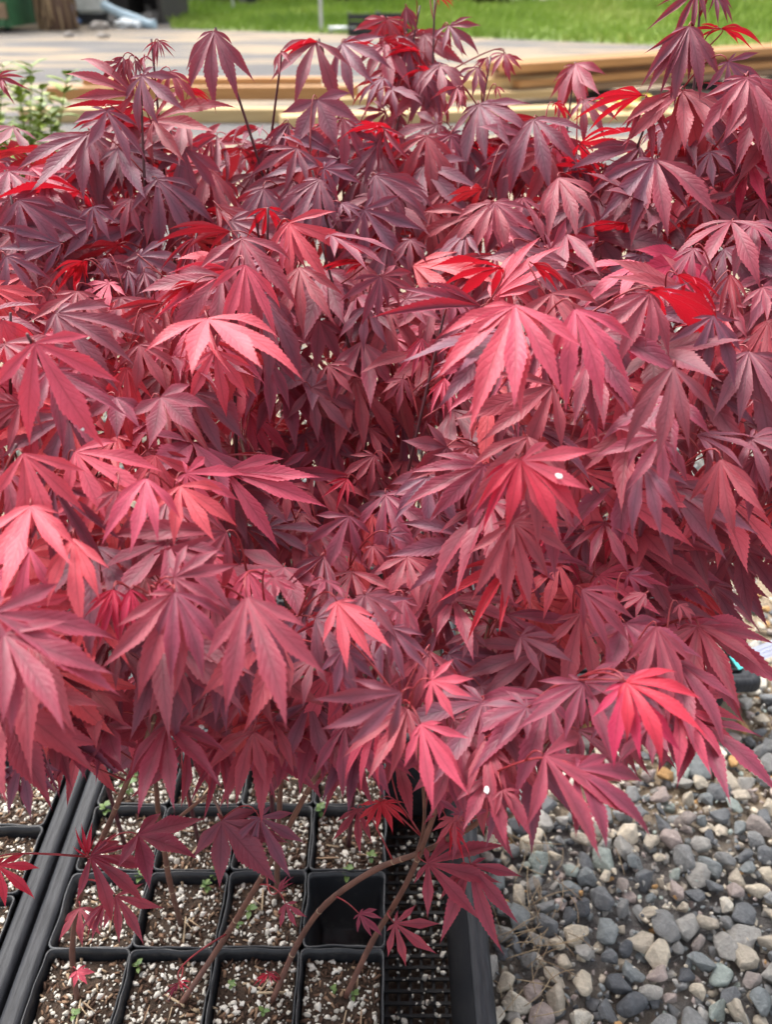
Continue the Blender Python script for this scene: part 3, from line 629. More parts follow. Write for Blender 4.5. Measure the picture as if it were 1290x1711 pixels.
for c in range(4): sapling(XC[c], yrow(4), 'fourth row maple sapling of the empty pot\'s tray, ' + COLW[c], group='saplings of the fourth pot row')
sapling(-.433, yrow(1) - .028, 'big pink leaved maple sapling in the neighbouring tray, first along the touching rims')
sapling(-.433, yrow(2) - .028, 'maple sapling in the neighbouring tray, second along the touching rims')
sapling(-.433, yrow(3) - .028, 'maple sapling in the neighbouring tray, third along the touching rims')
sapling(-.433, yrow(4) - .028, 'maple sapling in the neighbouring tray, fourth along the touching rims')
for r in range(4):
    for c in range(5):
        sapling(XC[c], .795 + PIT * r, 'maple sapling ' + COLW[c] + ', ' + ROWW[r], group='saplings of the rear tray')
for r in range(2):
    for c in range(4): sapling(.20 + PIT * c, .90 + PIT * r, 'short tray maple sapling, ' + ['first', 'second'][r] + ' row, ' + ['next to the big rear tray', 'second from the big rear tray', 'second from the outer rim', 'at the outer rim'][c], group='saplings of the short tray')
# crown positions follow the leaves they carry
for s in SAP: s['crown'] = s['base'].copy() if not s['path'] else s['path'][-2].copy()
lp = np.array([l['p'] for l in LEAVES])
for it_ in range(5):
    pts = []; own = []
    for i, s in enumerate(SAP):
        if s['path']:
            for q in smooth_path(s['path'], 2)[2:]: pts.append(tuple(q)); own.append(i)
            for e in s['extra']:
                for q in e: pts.append(tuple(q)); own.append(i)
        else:
            for z in (.35, .5, .65, .8):
                f = (z - .08) / .6; q = s['base'].lerp(s['crown'], min(1, f)); pts.append((q.x, q.y, z)); own.append(i)
    pts = np.array(pts); own = np.array(own); dd = lp[:, None, :] - pts[None]
    dd[:, :, 2] *= 0.55
    d2 = (dd ** 2).sum(2)
    hid = np.array([1.0 if SAP[i]['path'] else 1.25 for i in own]); d2 *= hid[None]
    a = own[d2.argmin(1)]
    for i, s in enumerate(SAP):
        if not s['path']:
            m_ = lp[a == i]
            if len(m_):
                v = Vector(m_.mean(0)) - s['base']; v.z = 0
                if v.length > .20: v *= .20 / v.length
                s['crown'] = s['base'] + v
for i, l in zip(a, LEAVES): SAP[i]['leaves'].append(l)
count = 0
for s in SAP:
    if not s['leaves']: continue
    root = empty('maple_sapling', s['base']); tag(root, s['label'], 'sapling', s['group']); inv = -s['base']
    if s['path']: path = smooth_path(s['path'], 5)
    else:
        zt = max(l['p'].z for l in s['leaves']); b = s['base']; lt = max(s['leaves'], key=lambda q: q['p'].z); top = lt['p'] - lt['y'] * .012 - Vector((0, 0, .006))
        mid = Vector((b.x * .7 + s['crown'].x * .3 + random.uniform(-.012, .012), b.y * .7 + s['crown'].y * .3 + random.uniform(-.012, .012), b.z * .55 + top.z * .45))
        cr = s['crown']; q3 = Vector((b.x * .2 + cr.x * .6 + top.x * .2 + random.uniform(-.012, .012), b.y * .2 + cr.y * .6 + top.y * .2 + random.uniform(-.012, .012), b.z * .25 + top.z * .75))
        path = smooth_path([b, mid, q3, top], 6)
    n = len(path); m = MB()
    r0 = .0030 if s['path'] else .0026
    rad = [r0 * (1 - .62 * i / (n - 1)) * (1.0 + (.10 if i % 5 == 0 and i else 0)) for i in range(n)]
    m.tube([p + inv for p in path], rad, 8)
    for e in s['extra']:
        ep = smooth_path(e, 5); m.tube([p + inv for p in ep], [.0019 * (1 - .5 * i / len(ep)) for i in range(len(ep))], 7)
    m.build('stem', s['bark'], root, True)
    if s['path']:
        for i in sorted(random.sample(range(4, min(n - 8, 34)), 5)):
            d_ = (path[i + 1] - path[i - 1]).normalized(); m = MB(); c_ = path[i] + inv
            m.tube([c_ - d_ * .0008, c_ - d_ * .0003, c_ + d_ * .0003, c_ + d_ * .0008], [rad[i] * .95, rad[i] * 1.10, rad[i] * 1.10, rad[i] * .95], 10); m.build('node_ring', M_ring, root, True)
    att = list(path) + [p for e in s['extra'] for p in smooth_path(e, 5)]
    tw = MB()
    near = {id(l): min((q - l['p']).length for q in att) for l in s['leaves']}
    for l in sorted(s['leaves'], key=lambda l: near[id(l)]):
        o = bpy.data.objects.new('leaf', random.choice(LV[l['form']])); X = l['y'].cross(l['n'])
        o.matrix_world = Matrix.Translation(l['p'] + inv) @ Matrix((X, l['y'], l['n'])).transposed().to_4x4() @ Matrix.Diagonal((l['s'],) * 3).to_4x4()
        o.parent = root; C.objects.link(o)
        o.material_slots[0].link = 'OBJECT'; o.material_slots[0].material = LM[l['col']]; count += 1
        best = min(att, key=lambda q: (q - l['p']).length + max(0, q.z - l['p'].z + .02) * 2)
        dist = (best - l['p']).length
        back = l['p'] - l['y'] * min(.016, dist * .35) + Vector((0, 0, min(.008, dist * .12)))
        pp = bez(best, back, l['p'], 7); rr = max(.0005, min(.0010, .0005 + dist * .004))
        att.extend(pp[2:5])
        tw.tube([p + inv for p in pp], [rr * (1 - .55 * i / 7) + .00015 for i in range(8)], 5)
    tag(tw.build('petioles', M_twig, root, True), kind='stuff')
print('LEAVES', count, 'SAPLINGS', sum(1 for s in SAP if s['leaves']))

# ------------------------------------------------------------------ small weeds in the pots
def oval(m, base, d, up, L, W, a):
    d = d.normalized(); sd_ = d.cross(up).normalized(); nn = sd_.cross(d); vs_ = []; n = 5
    for k in range(n + 1):
        u = k / n; hw = W * math.sin(math.pi * min(.98, .08 + .92 * u)) ** .7 if k < n else W * .12
        c = base + d * (L * u) - nn * (L * .25 * u * u)
        vs_ += [c - sd_ * hw + nn * hw * .25, c, c + sd_ * hw + nn * hw * .25]
    fs = [(k * 3 + j, k * 3 + j + 1, k * 3 + j + 4, k * 3 + j + 3) for k in range(n) for j in range(2)]
    m.add(vs_, fs, a)
def seedling(px, py, h, L, nleaf, label, z=.081, creeping=None):
    b = on_z(px, py, z); t = empty('weed_seedling', b); tag(t, label, 'weed', 'green weed seedlings in the pots')
    st = MB(); top = Vector((random.uniform(-.003, .003), random.uniform(-.003, .003), h)); st.tube([(0, 0, -.004), top * .5, top], [.0006, .0005, .0004], 5, a=.3); st.build('stem', M_weed, t, True)
    for k in range(nleaf):
        m = MB(); an = k * 2.4 + random.uniform(-.3, .3); f = 1 - .5 * (k // 2) / max(1, nleaf / 2)
        oval(m, top * (1 - .25 * (k % 3)), Vector((math.cos(an), math.sin(an), random.uniform(.1, .6))), Vector((0, 0, 1)), L * random.uniform(.5, .8), L * .24, random.random())
        m.build('leaf', M_weed, t, True)
for (px, py, h, L, n, lab) in [(233, 1622, .010, .009, 5, 'tiny green weed seedling in the pot with the dark red tuft'), (123, 1700, .006, .009, 4, 'round leaved green weed seedling in the tray edge pot'),
        (388, 1648, .008, .008, 4, 'small pale weed by the stem of the arching sapling'), (414, 1528, .006, .012, 4, 'round leaved weed in the pot with red shoots'), (398, 1550, .004, .008, 3, 'dark small weed below the round leaved one'),
        (360, 1472, .016, .010, 8, 'ferny green weed at the back of its perlite pot'), (345, 1490, .012, .009, 6, 'low green weed in front of the ferny one'), (238, 1470, .016, .012, 6, 'green weed standing against the grey walled pot'),
        (232, 1300, .030, .015, 7, 'green weed growing in the shaded pot with creeping weeds'), (215, 1330, .022, .014, 6, 'second weed beside the creeping weeds'), (176, 1365, .020, .011, 6, 'weed creeping over the rim of the shaded pot'),
        (580, 1470, .016, .012, 5, 'pale weed in the pot behind the empty pot'), (540, 1365, .020, .012, 5, 'weed at the rim of a shaded perlite pot'), (560, 1655, .005, .008, 4, 'grey green seedling by the stout leaning stem'),
        (588, 1668, .005, .008, 4, 'seedling at the foot of the stout leaning stem'), (438, 1692, .006, .009, 3, 'bright weed at the foot of the arching sapling'), (620, 1440, .014, .010, 4, 'weed near the corner of the pot behind the empty one')]:
    seedling(px, py, h, L, n, lab)

# ------------------------------------------------------------------ straw on the gravel
m = MB()
for _ in range(55):
    c = on_z(random.gauss(890, 45), random.uniform(1400, 1711), .021); an = random.gauss(1.2, .8); L = random.uniform(.02, .06); d = Vector((math.cos(an), math.sin(an), random.uniform(-.12, .15)))
    if in_tray(c.x, c.y, .004): continue
    md = c + Vector((random.uniform(-.008, .008), random.uniform(-.008, .008), .004)); m.tube(bez(c - d * L * .5, md, c + d * L * .5, 5), .00045, 4, a=random.uniform(.05, 1))
tag(m.build('dry_straw', M_straw, None, True), 'thin dry straw strands scattered on the gravel beside the tray', 'straw', kind='stuff')

# ------------------------------------------------------------------ plant labels
def label_strip(px0, py0, t0, px1, py1, t1, wdt, lab, teal=True):
    a, b = at(px0, py0, t0), at(px1, py1, t1); d = (b - a); L = d.length; d.normalize()
    n_ = (CP - a).normalized() * .6 + Vector((0, 0, .5)); n_ = (n_ - d * n_.dot(d)).normalized(); s_ = d.cross(n_)
    Mx = Matrix((d, s_, n_)).transposed(); e = empty('plant_label', a); tag(e, lab, 'label')
    M_lab = simple('label_plastic', (0.34, 0.36, 0.46), (0.40, 0.42, 0.50), 40, .4, .05)
    k = .022 if teal else 0
    m = MB(); m.box(Mx @ Vector((k + (L - k) / 2, 0, 0)), (L - k, wdt, .0006), M=Mx); st = m.build('strip', M_lab, e)
    if teal:
        m = MB(); m.box(Mx @ Vector((k / 2 - .0005, 0, .0002)), (k, wdt * 1.02, .0007), M=Mx); m.build('teal_end', simple('teal_plastic', (0.05, 0.45, 0.45), (0.10, 0.58, 0.56), 60, .4, .05), e)
        for j, (y0, w0) in enumerate(((-.25, .9), (.02, .8), (.27, .85))):
            m = MB(); m.box(Mx @ Vector((k + .006 + (L - k) * w0 / 2, y0 * wdt, .0007)), ((L - k) * w0 * .9, wdt * .07, .0003), M=Mx); m.build('print_line', simple('faded_print', (0.38, 0.42, 0.58), (0.5, 0.53, 0.66), 300, .5, .05), st)
label_strip(1228, 1108, 1.10, 1330, 1068, 1.12, .020, 'white plastic plant label with a teal end at the short tray')
label_strip(205, 1232, .74, 222, 1254, .75, .014, 'pale blank plant label standing among the stems near the touching rims', False)

# ------------------------------------------------------------------ white flakes on leaves
hero_by = sorted([l for l in LEAVES if l['hero']], key=lambda l: -l['s'])
for (px, py, lab) in [(139, 712, 'white flake near the tip of a big pink leaf'), (396, 797, 'round white drop on a pink leaf near the foliage gap'), (494, 1148, 'white flake on a purple leaf over a dark gap'), (341, 1228, 'white speck on a dusky leaf above the weed pots'),
                      (928, 790, 'white round drop on a curled bright red leaf'), (818, 1331, 'papery white flake on a leaf over the bare tray strip')]:
    best = None
    for l in LEAVES:
        # point of the leaf's middle lobe nearest to the surveyed spot
        for u in (.2, .35, .5, .65, .8):
            q = l['p'] + l['y'] * l['s'] * u; r = q - CP; t = r.dot(FW); d = math.hypot(CX + FPX * r.dot(RT) / t - px, CY - FPX * r.dot(UP) / t - py) + t * 60
            if best is None or d < best[0]: best = (d, q, l)
    l = best[2]; bm = bmesh.new(); bmesh.ops.create_icosphere(bm, subdivisions=2, radius=1.0)
    for v in bm.verts: v.co += v.co * .3 * noise.noise(v.co * 1.7 + Vector((px, py, 0)))
    me = bpy.data.meshes.new('white_flake'); bm.to_mesh(me); bm.free(); me.materials.append(M_white); me.polygons.foreach_set('use_smooth', [True] * len(me.polygons))
    o = link(bpy.data.objects.new('white_flake', me)); X = l['y'].cross(l['n'])
    o.matrix_world = Matrix.Translation(best[1] + l['n'] * .0016) @ Matrix((X, l['y'], l['n'])).transposed().to_4x4() @ Matrix.Diagonal((.0016, .0023, .0005)).to_4x4(); tag(o, lab, 'flake')

# ------------------------------------------------------------------ pale weed bush behind the neighbouring tray
t = empty('weed_bush', (at(45, 250, 1.75).x, at(45, 250, 1.75).y, 0)); tag(t, 'pale green leafy weed standing behind the maple leaves', 'weed'); o_ = Vector(t.location)
for (px, py, px2, py2) in ((40, 330, 52, 112), (20, 330, 5, 110), (60, 330, 112, 128), (45, 300, 70, 150), (30, 320, 30, 150), (55, 330, 85, 190), (10, 330, -20, 140)):
    a = at(px, py, 1.75 + random.uniform(-.05, .05)); b = at(px2, py2, 1.75 + random.uniform(-.08, .08)); a0 = Vector((a.x * .9 + o_.x * .1, a.y, 0.0))
    pth = smooth_path([a0, a, a.lerp(b, .5) + Vector((random.uniform(-.02, .02), 0, 0)), b], 6); m = MB(); m.tube([p - o_ for p in pth], [.004 - .003 * i / len(pth) for i in range(len(pth))], 5, a=.4); st = m.build('stem', M_weedy, t, True)
    m = MB()
    for i, p in enumerate(pth[6:]):
        for k in range(4):
            an = random.uniform(0, 6.28); oval(m, p - o_, Vector((math.cos(an), math.sin(an), random.uniform(.1, .9))), Vector((0, 0, 1)), random.uniform(.026, .045), .010, random.random())
    tag(m.build('foliage', M_weedy, st, True), kind='stuff')

# ------------------------------------------------------------------ lumber in the yard
def wood(name, c1, c2):
    m, t_, b = new_mat(name); v = coords(t_); mp = t_.nodes.new('ShaderNodeMapping'); mp.inputs['Scale'].default_value = (1.2, 16, 16); t_.links.new(v, mp.inputs[0])
    oi = t_.nodes.new('ShaderNodeObjectInfo'); n = noise_n(t_, 3, 6, .6, mp.outputs[0])
    hs = t_.nodes.new('ShaderNodeHueSaturation'); t_.links.new(ramp(t_, n, [(.3, c1), (.7, c2)]), hs.inputs['Color']); t_.links.new(math_n(t_, 'ADD', math_n(t_, 'MULTIPLY', oi.outputs['Random'], .4), .78), hs.inputs['Value'])
    t_.links.new(hs.outputs[0], b.inputs['Base Color']); b.inputs['Roughness'].default_value = .75; bump_n(t_, n, .3, .003, b); return m
M_wo = wood('orange_cedar', (0.36, 0.18, 0.065), (0.48, 0.26, 0.10)); M_wy = wood('pale_pine', (0.48, 0.33, 0.15), (0.60, 0.44, 0.22)); M_wb = wood('weathered_brown', (0.28, 0.17, 0.10), (0.40, 0.26, 0.15))
M_black = simple('black_rubber', (0.012, 0.012, 0.014), (0.03, 0.03, 0.032), 12, .7, .2)
def board(A, B, z, th, wd, mat, lab, group=None, name='lumber_board'):
    A, B = Vector((A[0], A[1], 0)), Vector((B[0], B[1], 0)); d = B - A; L = d.length; o = empty(name, (A + B) / 2, math.atan2(d.y, d.x)); C.objects.unlink(o); bpy.data.objects.remove(o)
    bm = bmesh.new(); bmesh.ops.create_cube(bm, size=1.0)
    for v in bm.verts: v.co = Vector((v.co.x * L, v.co.y * wd, v.co.z * th))
    bmesh.ops.bevel(bm, geom=list(bm.edges), offset=.004, segments=2, affect='EDGES')
    me = bpy.data.meshes.new(name); bm.to_mesh(me); bm.free(); me.materials.append(mat)
    ob = link(bpy.data.objects.new(name, me)); ob.location = ((A.x + B.x) / 2, (A.y + B.y) / 2, z + th / 2); ob.rotation_euler.z = math.atan2(d.y, d.x); return tag(ob, lab, 'lumber', group)
def gz(px, py): v = on_z(px, py, 0); return (v.x, v.y)
A, B = gz(40, 203), gz(560, 203)
board(A, B, .0, .085, .14, M_wy, 'pale pine beam on the ground, lowest of the long low pile')
A2, B2 = gz(90, 192), gz(600, 190); board(A2, B2, .10, .085, .16, M_wo, 'orange cedar beam laid over the pale pine one')
board(gz(150, 188), gz(540, 186), .187, .04, .12, M_wo, 'thin orange board on top of the cedar beam')
board(gz(300, 200), (gz(300, 200)[0] + .05, gz(300, 200)[1] + .9), .0, .098, .09, M_wb, 'short brown bearer propping the cedar beam', name='lumber_bearer')
A3, B3 = gz(470, 212), gz(1100, 190); board(A3, B3, .0, .07, .2, M_wy, 'wide pale plank lying flat between the two lumber piles')
board(gz(560, 196), gz(950, 178), .075, .05, .16, M_wy, 'pale plank resting on the wide flat one')
board(gz(640, 186), gz(930, 172), .128, .07, .18, M_wy, 'short yellow beam at the end of the tall pile')
dx_ = Vector(gz(1330, 139)) - Vector(gz(850, 184)); A0 = Vector(gz(850, 184)); B0 = A0 + dx_ * 1.3
def sh(v, k): n = Vector((-dx_.y, dx_.x)).normalized(); return (v[0] + n.x * k, v[1] + n.y * k)
for i in range(3):
    p = A0 + dx_ * (.30 + .38 * i); n = Vector((-dx_.y, dx_.x)).normalized()
    board(p - n * .10, p + n * .75, 0, .08, .09, M_black, ['black block under the tall lumber pile beside the yellow rope', 'black block under the middle of the tall lumber pile', 'black block under the far end of the tall lumber pile'][i], None, 'lumber_bearer')
for z, k, th, mt, lab in ((.083, 0, .045, M_wb, 'brown board at the bottom of the tall pile'), (.135, .03, .05, M_wo, 'orange board second up in the tall pile'), (.188, .16, .05, M_wb, 'set back brown board in the middle of the tall pile'), (.242, .01, .06, M_wo, 'top orange board of the tall pile')):
    board(sh(A0 + dx_ * random.uniform(-.02, .06), k + .08), sh(B0, k + .08), z, th, .15, mt, lab)
    board(sh(A0 + dx_ * random.uniform(-.02, .06), k + .27), sh(B0, k + .27), z, th, .15, mt, lab.replace('board', 'inner board'))
board(gz(960, 205), gz(1420, 185), 0, .05, .2, M_wy, 'pale plank on the ground in front of the tall pile')
pts = [on_z(975 + i * 9, 168 + 9 * math.sin(i * .95), .06 + .04 * math.sin(i * .95 + 1)) for i in range(20)]
m = MB(); m.tube(smooth_path(pts, 3), .012, 6); tag(m.build('yellow_rope', simple('yellow_rope', (0.55, 0.42, 0.03), (0.68, 0.52, 0.06), 50, .5, .2), None, True), 'wavy yellow rope lying before the tall lumber pile', 'rope')

# ------------------------------------------------------------------ grass strip
G = [gz(285, 48), gz(560, 57), gz(760, 62), gz(1290, 84), gz(1560, 92), gz(1700, 8), gz(285, 8)]
M_gg = simple('grass_ground', (0.10, 0.15, 0.03), (0.19, 0.25, 0.05), 3, .9, .4, .02)
m = MB(); m.add([(x, y, .004) for x, y in G], [tuple(range(7))]); tag(m.build('lawn', M_gg), 'green grass strip ground beyond the yard', kind='structure')
def inside(x, y):
    c = False; n = len(G)
    for i in range(n):
        x1, y1 = G[i]; x2, y2 = G[(i + 1) % n]
        if (y1 > y) != (y2 > y) and x < (x2 - x1) * (y - y1) / (y2 - y1) + x1: c = not c
    return c
NB = 60000; xs = rng.uniform(-6, 18, NB * 3); ys = rng.uniform(10.5, 27, NB * 3); P = [(x, y) for x, y in zip(xs, ys) if inside(x, y)][:NB]
V = np.zeros((len(P), 4, 3), np.float32); A = np.zeros(len(P), np.float32)
for i, (x, y) in enumerate(P):
    tuft = max(0, noise.noise(Vector((x * .5, y * .5, 3))) + .1); back = min(1, max(0, (y - 15) / 6))
    h = (.07 + .16 * tuft + .16 * back * (0.5 + tuft)) * random.uniform(.6, 1.3); an = random.uniform(0, 6.28); w_ = .012; lx, ly = random.gauss(0, .35) * h, random.gauss(0, .35) * h
    cx, sy = math.cos(an) * w_, math.sin(an) * w_
    V[i] = [(x - cx, y - sy, 0), (x + cx, y + sy, 0), (x + cx * .6 + lx * .4, y + sy * .6 + ly * .4, h * .6), (x + lx, y + ly, h)]; A[i] = min(1, max(0, .5 + .6 * noise.noise(Vector((x * .35, y * .35, 7))) + random.uniform(-.2, .2)))
me = bpy.data.meshes.new('grass'); idx = np.arange(len(P))[:, None] * 4; me.from_pydata(V.reshape(-1, 3).tolist(), [], np.concatenate([idx + np.array([[0, 1, 2]]), idx + np.array([[0, 2, 3]])]).tolist())
at_ = me.attributes.new('rnd', 'FLOAT', 'FACE'); at_.data.foreach_set('value', np.concatenate([A, A]))
me.materials.append(attr_mat('grass_blades', [(0, (0.15, 0.25, 0.03)), (.6, (0.27, 0.38, 0.055)), (1, (0.44, 0.46, 0.14))], .6, 2, .1)); tag(link(bpy.data.objects.new('grass', me)), 'bright green unmown grass beyond the yard', 'grass', kind='stuff')

# ------------------------------------------------------------------ far things
def mk(name, c, r=.7): return simple(name, tuple(x * .75 for x in c), tuple(min(1, x * 1.2) for x in c), 4, r, .3, .01)
# green dumpster
p = on_z(26, 54, 0); t = empty('dumpster', (p.x - .9, p.y + .55, 0)); tag(t, 'dark green metal dumpster beside the shaggy trunk', 'dumpster')
Mg = mk('green_paint', (0.05, 0.17, 0.07), .5); m = MB(); m.box((0, 0, .62), (1.7, 1.1, 1.1)); m.build('body', Mg, t)
for i in range(5):
    m = MB(); m.box((-.75 + .375 * i, -.58, .62), (.07, .06, 1.0)); m.build('rib', Mg, t)
m = MB(); m.box((0, -.02, 1.2), (1.84, 1.24, .08)); m.build('top_rail', Mg, t); m = MB(); m.box((0, -.59, .30), (1.66, .05, .22)); m.build('rust_panel', mk('rust', (0.30, 0.20, 0.12)), t)
for sx in (-.7, .7):
    m = MB(); m.tube([(sx, -.42, .065), (sx + .05, -.42, .065)], .065, 12); m.build('wheel', M_black, t)
# shaggy trunk
p = on_z(90, 51, 0); t = empty('shaggy_trunk', (p.x, p.y + .25, 0)); tag(t, 'shaggy brown fibrous tree trunk beside the white hull', 'trunk')
m = MB(); m.tube([(0, 0, 0), (.01, 0, .5), (-.02, 0, 1.2), (0, 0, 2.6)], [.30, .24, .21, .2], 14); m.build('trunk', mk('bark', (0.16, 0.10, 0.07), .9), t, True)
m = MB()
for i in range(140):
    an = random.uniform(0, 6.28); r = .25; z = random.uniform(.2, 2.0); L = random.uniform(.25, .7)
    q = Vector((math.cos(an) * r, math.sin(an) * r, z)); m.tube(bez(q, q + Vector((math.cos(an) * .1, math.sin(an) * .1, -L * .5)), Vector((q.x * 1.25, q.y * 1.25, max(.01, z - L))), 4), .014, 4, a=random.uniform(.05, 1))
tag(m.build('fibres', attr_mat('fibre', [(0, (0.16, 0.09, 0.05)), (1, (0.42, 0.30, 0.17))], .9, 20, .1), t), kind='stuff')
# dark open shed
p = on_z(50, 40, 0); t = empty('open_shed', (p.x + .2, p.y + 1.2, 0)); tag(t, 'dark open fronted shed behind the dumpster and trunk', 'shed')
Md = mk('dark_boards', (0.05, 0.043, 0.038), .9)
for c_, d_, n_ in (((0, 1.2, 1.2), (4.4, .08, 2.4), 'back_wall'), ((-2.2, 0, 1.2), (.08, 2.4, 2.4), 'side_wall'), ((2.2, 0, 1.2), (.08, 2.4, 2.4), 'side_wall'), ((0, 0, 2.45), (4.8, 2.8, .08), 'roof'), ((0, -.1, .3), (3.0, 1.2, .6), 'stacked_goods')):
    m = MB(); m.box(c_, d_); m.build(n_, Md, t)
# white hull on a blue post
p = on_z(150, 42, 0); t = empty('white_hull', (p.x, p.y + .3, 0)); tag(t, 'white hull like panel with black underside on a blue leg', 'panel')
bm = bmesh.new(); bmesh.ops.create_cube(bm, size=1.0)
for v in bm.verts: v.co = Vector((v.co.x * (.62 if v.co.z > 0 else .50), v.co.y * .35, v.co.z * 1.3 + .82))
bmesh.ops.bevel(bm, geom=list(bm.edges), offset=.05, segments=3, affect='EDGES'); me = bpy.data.meshes.new('shell'); bm.to_mesh(me); bm.free(); me.materials.append(mk('white_paint', (0.72, 0.74, 0.70), .4)); link(bpy.data.objects.new('shell', me), t)
m = MB(); m.box((.03, .02, .10), (.46, .4, .14)); m.build('underside', M_black, t)
m = MB(); m.tube([(-.50, -.15, 1.9), (-.40, -.15, .8), (-.32, -.2, .12), (-.20, -.25, .03)], .06, 8); m.build('blue_leg', mk('blue_paint', (0.13, 0.22, 0.42), .4), t, True)
# drain hose
pts = [on_z(168, 14, .0) * 1 + Vector((0, 0, 0))]
h0 = on_z(262, 47, 0); hose = [Vector((on_y(172, 8, h0.y + .2).x, h0.y + .2, on_y(172, 8, h0.y + .2).z)), on_y(195, 20, h0.y + .1), on_y(225, 31, h0.y), on_y(248, 41, h0.y - .1), Vector((h0.x, h0.y - .15, .06))]
m = MB(); hp = smooth_path(hose, 12); m.tube(hp, [.068 + .010 * (i % 2) for i in range(len(hp))], 12); tag(m.build('drain_hose', mk('pale_blue_plastic', (0.42, 0.55, 0.62), .5), None, True), 'pale blue ribbed hose sloping from the white hull to the ground', 'hose')
def lump(name, px, py, s, mat, lab, cat, group=None):
    p = on_z(px, py, 0); bm = bmesh.new(); bmesh.ops.create_icosphere(bm, subdivisions=3, radius=1)
    for v in bm.verts:
        v.co += v.co * .45 * noise.noise(v.co * 1.6 + Vector((px, 0, 0))) + v.co * .2 * noise.noise(v.co * 5); v.co = Vector((v.co.x * s[0], v.co.y * s[1], v.co.z * s[2]))
    me = bpy.data.meshes.new(name); bm.to_mesh(me); bm.free(); me.materials.append(mat); o = link(bpy.data.objects.new(name, me)); o.location = (p.x, p.y, s[2] * .55); return tag(o, lab, cat, group)
lump('plastic_sheet', 220, 47, (.24, .2, .10), mk('white_sheet', (0.7, 0.74, 0.75), .4), 'crumpled white plastic sheet under the pale blue hose', 'sheet')
Mr = mk('boulder', (0.34, 0.31, 0.28), .85)
for i, (px, py, q) in enumerate(((205, 32, .25), (232, 30, .3), (252, 38, .2), (182, 40, .16), (165, 50, .15), (270, 34, .2), (172, 64, .08), (115, 62, .08))):
    lump('boulder', px, py, (q, q * .8, q * .6), Mr, 'pale rough rock lying on the dirt around the pale blue hose', 'rock', 'rocks around the hose')
# weathered shed with a dark doorway
p = on_z(350, 20, 0); t = empty('weathered_shed', (p.x, p.y + 2.0, 0)); tag(t, 'grey weathered shed with a dark doorway behind the grass', 'shed')
Mw = mk('grey_boards', (0.22, 0.205, 0.19), .85)
k = 0; x = -2.6
while x < 2.6:
    if not -.35 < x < .30:
        m = MB(); m.box((x, 0, 1.2), (.19, .05, 2.4)); m.build('board', Mw, t)
    x += .205
m = MB(); m.box((0, .5, 1.2), (5.2, .05, 2.38)); m.build('back_wall', Md, t); m = MB(); m.box((0, .25, 2.45), (5.6, 1.0, .08)); m.build('roof', Mw, t)
for px, lab in ((390, 'white post at the corner of the weathered shed'), (537, 'slim white post standing at the near edge of the grass')):
    p = on_z(px, 22 if px < 400 else 55, 0); t = empty('white_post', (p.x, p.y, 0)); tag(t, lab, 'post'); m = MB(); m.box((0, 0, .7), (.05, .05, 1.4)); m.build('shaft', mk('post_white', (0.55, 0.56, 0.55)), t); m = MB(); m.box((0, 0, 1.42), (.07, .07, .03)); m.build('cap', mk('post_white', (0.55, 0.56, 0.55)), t)
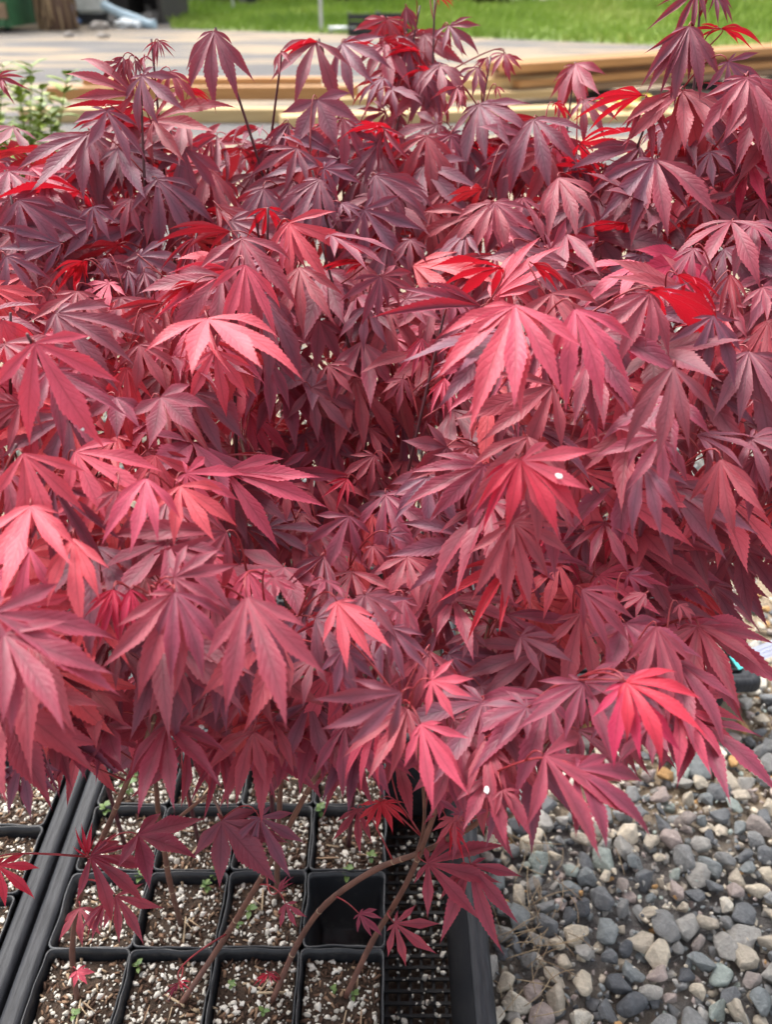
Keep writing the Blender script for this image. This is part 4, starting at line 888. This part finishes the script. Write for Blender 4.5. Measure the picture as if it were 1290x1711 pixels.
# black crates at the lawn edge and black tubs near the shed
def crate(px, py, wd, hh, lab, rz=0.0):
    p = on_z(px, py, 0); t = empty('black_crate', (p.x, p.y, 0), rz); tag(t, lab, 'crate')
    m = MB(); m.box((0, 0, .02), (wd - .04, .34, .03)); m.build('floor', M_black, t)
    for sx in (-1, 1):
        m = MB(); m.box((sx * (wd / 2 - .012), 0, hh / 2), (.022, .36, hh)); m.build('end_panel', M_black, t)
    for sy in (-1, 1):
        for k in range(3):
            m = MB(); m.box((0, sy * .17, hh * (.18 + .32 * k)), (wd - .05, .02, hh * .2)); m.build('slat', M_black, t)
crate(606, 59, .44, .30, 'black slatted crate at the lawn edge by the white pipe'); crate(655, 60, .46, .32, 'black slatted crate behind the tall central sapling', .15); crate(632, 55, .42, .26, 'low black crate between two others at the lawn edge', -.1)
for px, lab in ((428, 'black crate beside the weathered shed, nearest its wall'), (447, 'middle black crate of the three near the weathered shed'), (468, 'black crate near the weathered shed, farthest from its wall')): crate(px, 15, .40, .36, lab)
p = on_z(572, 55, 0); m = MB(); m.tube([(p.x - .22, p.y, .05), (p.x + .22, p.y + .03, .05)], .045, 10); tag(m.build('white_pipe', mk('pipe_white', (0.6, 0.62, 0.63), .4), None, True), 'short white pipe lying at the edge of the grass', 'pipe')
# shrubs behind the grass
def shrub(px, py, rx, rz, lab, cols):
    p = on_z(px, py, 0); t = empty('shrub', (p.x, p.y, 0)); tag(t, lab, 'shrub', 'shrubs behind the grass')
    m = MB()
    for _ in range(9):
        an = random.uniform(0, 6.28); q = Vector((math.cos(an) * rx * .6, math.sin(an) * rx * .4, rz * random.uniform(.7, 1.2))); m.tube(bez(Vector((0, 0, 0)), Vector((q.x * .3, q.y * .3, q.z * .6)), q, 5), [.04 - .006 * i for i in range(6)], 5)
    m.build('branches', mk('shrub_wood', (0.12, 0.085, 0.06), .9), t)
    m = MB()
    for _ in range(900):
        v = Vector((random.gauss(0, 1), random.gauss(0, 1), random.gauss(0, 1))).normalized() * random.uniform(.5, 1.0); q = Vector((v.x * rx, v.y * rx * .8, rz * .62 + v.z * rz * .62)); 
        if q.z < .02: continue
        oval(m, q, Vector((random.gauss(0, 1), random.gauss(0, 1), random.gauss(0, 1))), Vector((.3, .2, 1)), random.uniform(.10, .2), .05, random.uniform(.02, 1))
    tag(m.build('foliage', cols, t), kind='stuff')
Ms1 = attr_mat('shrub_leaves', [(0, (0.05, 0.065, 0.02)), (1, (0.14, 0.13, 0.05))], .7, 3, .2); Ms2 = attr_mat('shrub_green', [(0, (0.05, 0.09, 0.02)), (1, (0.13, 0.19, 0.05))], .7, 3, .2)
for i, px in enumerate((565, 610, 655, 705, 755, 805)): shrub(px, 13, .85, .9, 'brownish shrub in the row behind the lawn', Ms1)
for i, px in enumerate((880, 960, 1040, 1120, 1200, 1280)): shrub(px, 1, 1.1, 1.0, 'dull green shrub far behind the lawn on the lumber side', Ms1 if i % 2 else Ms2)
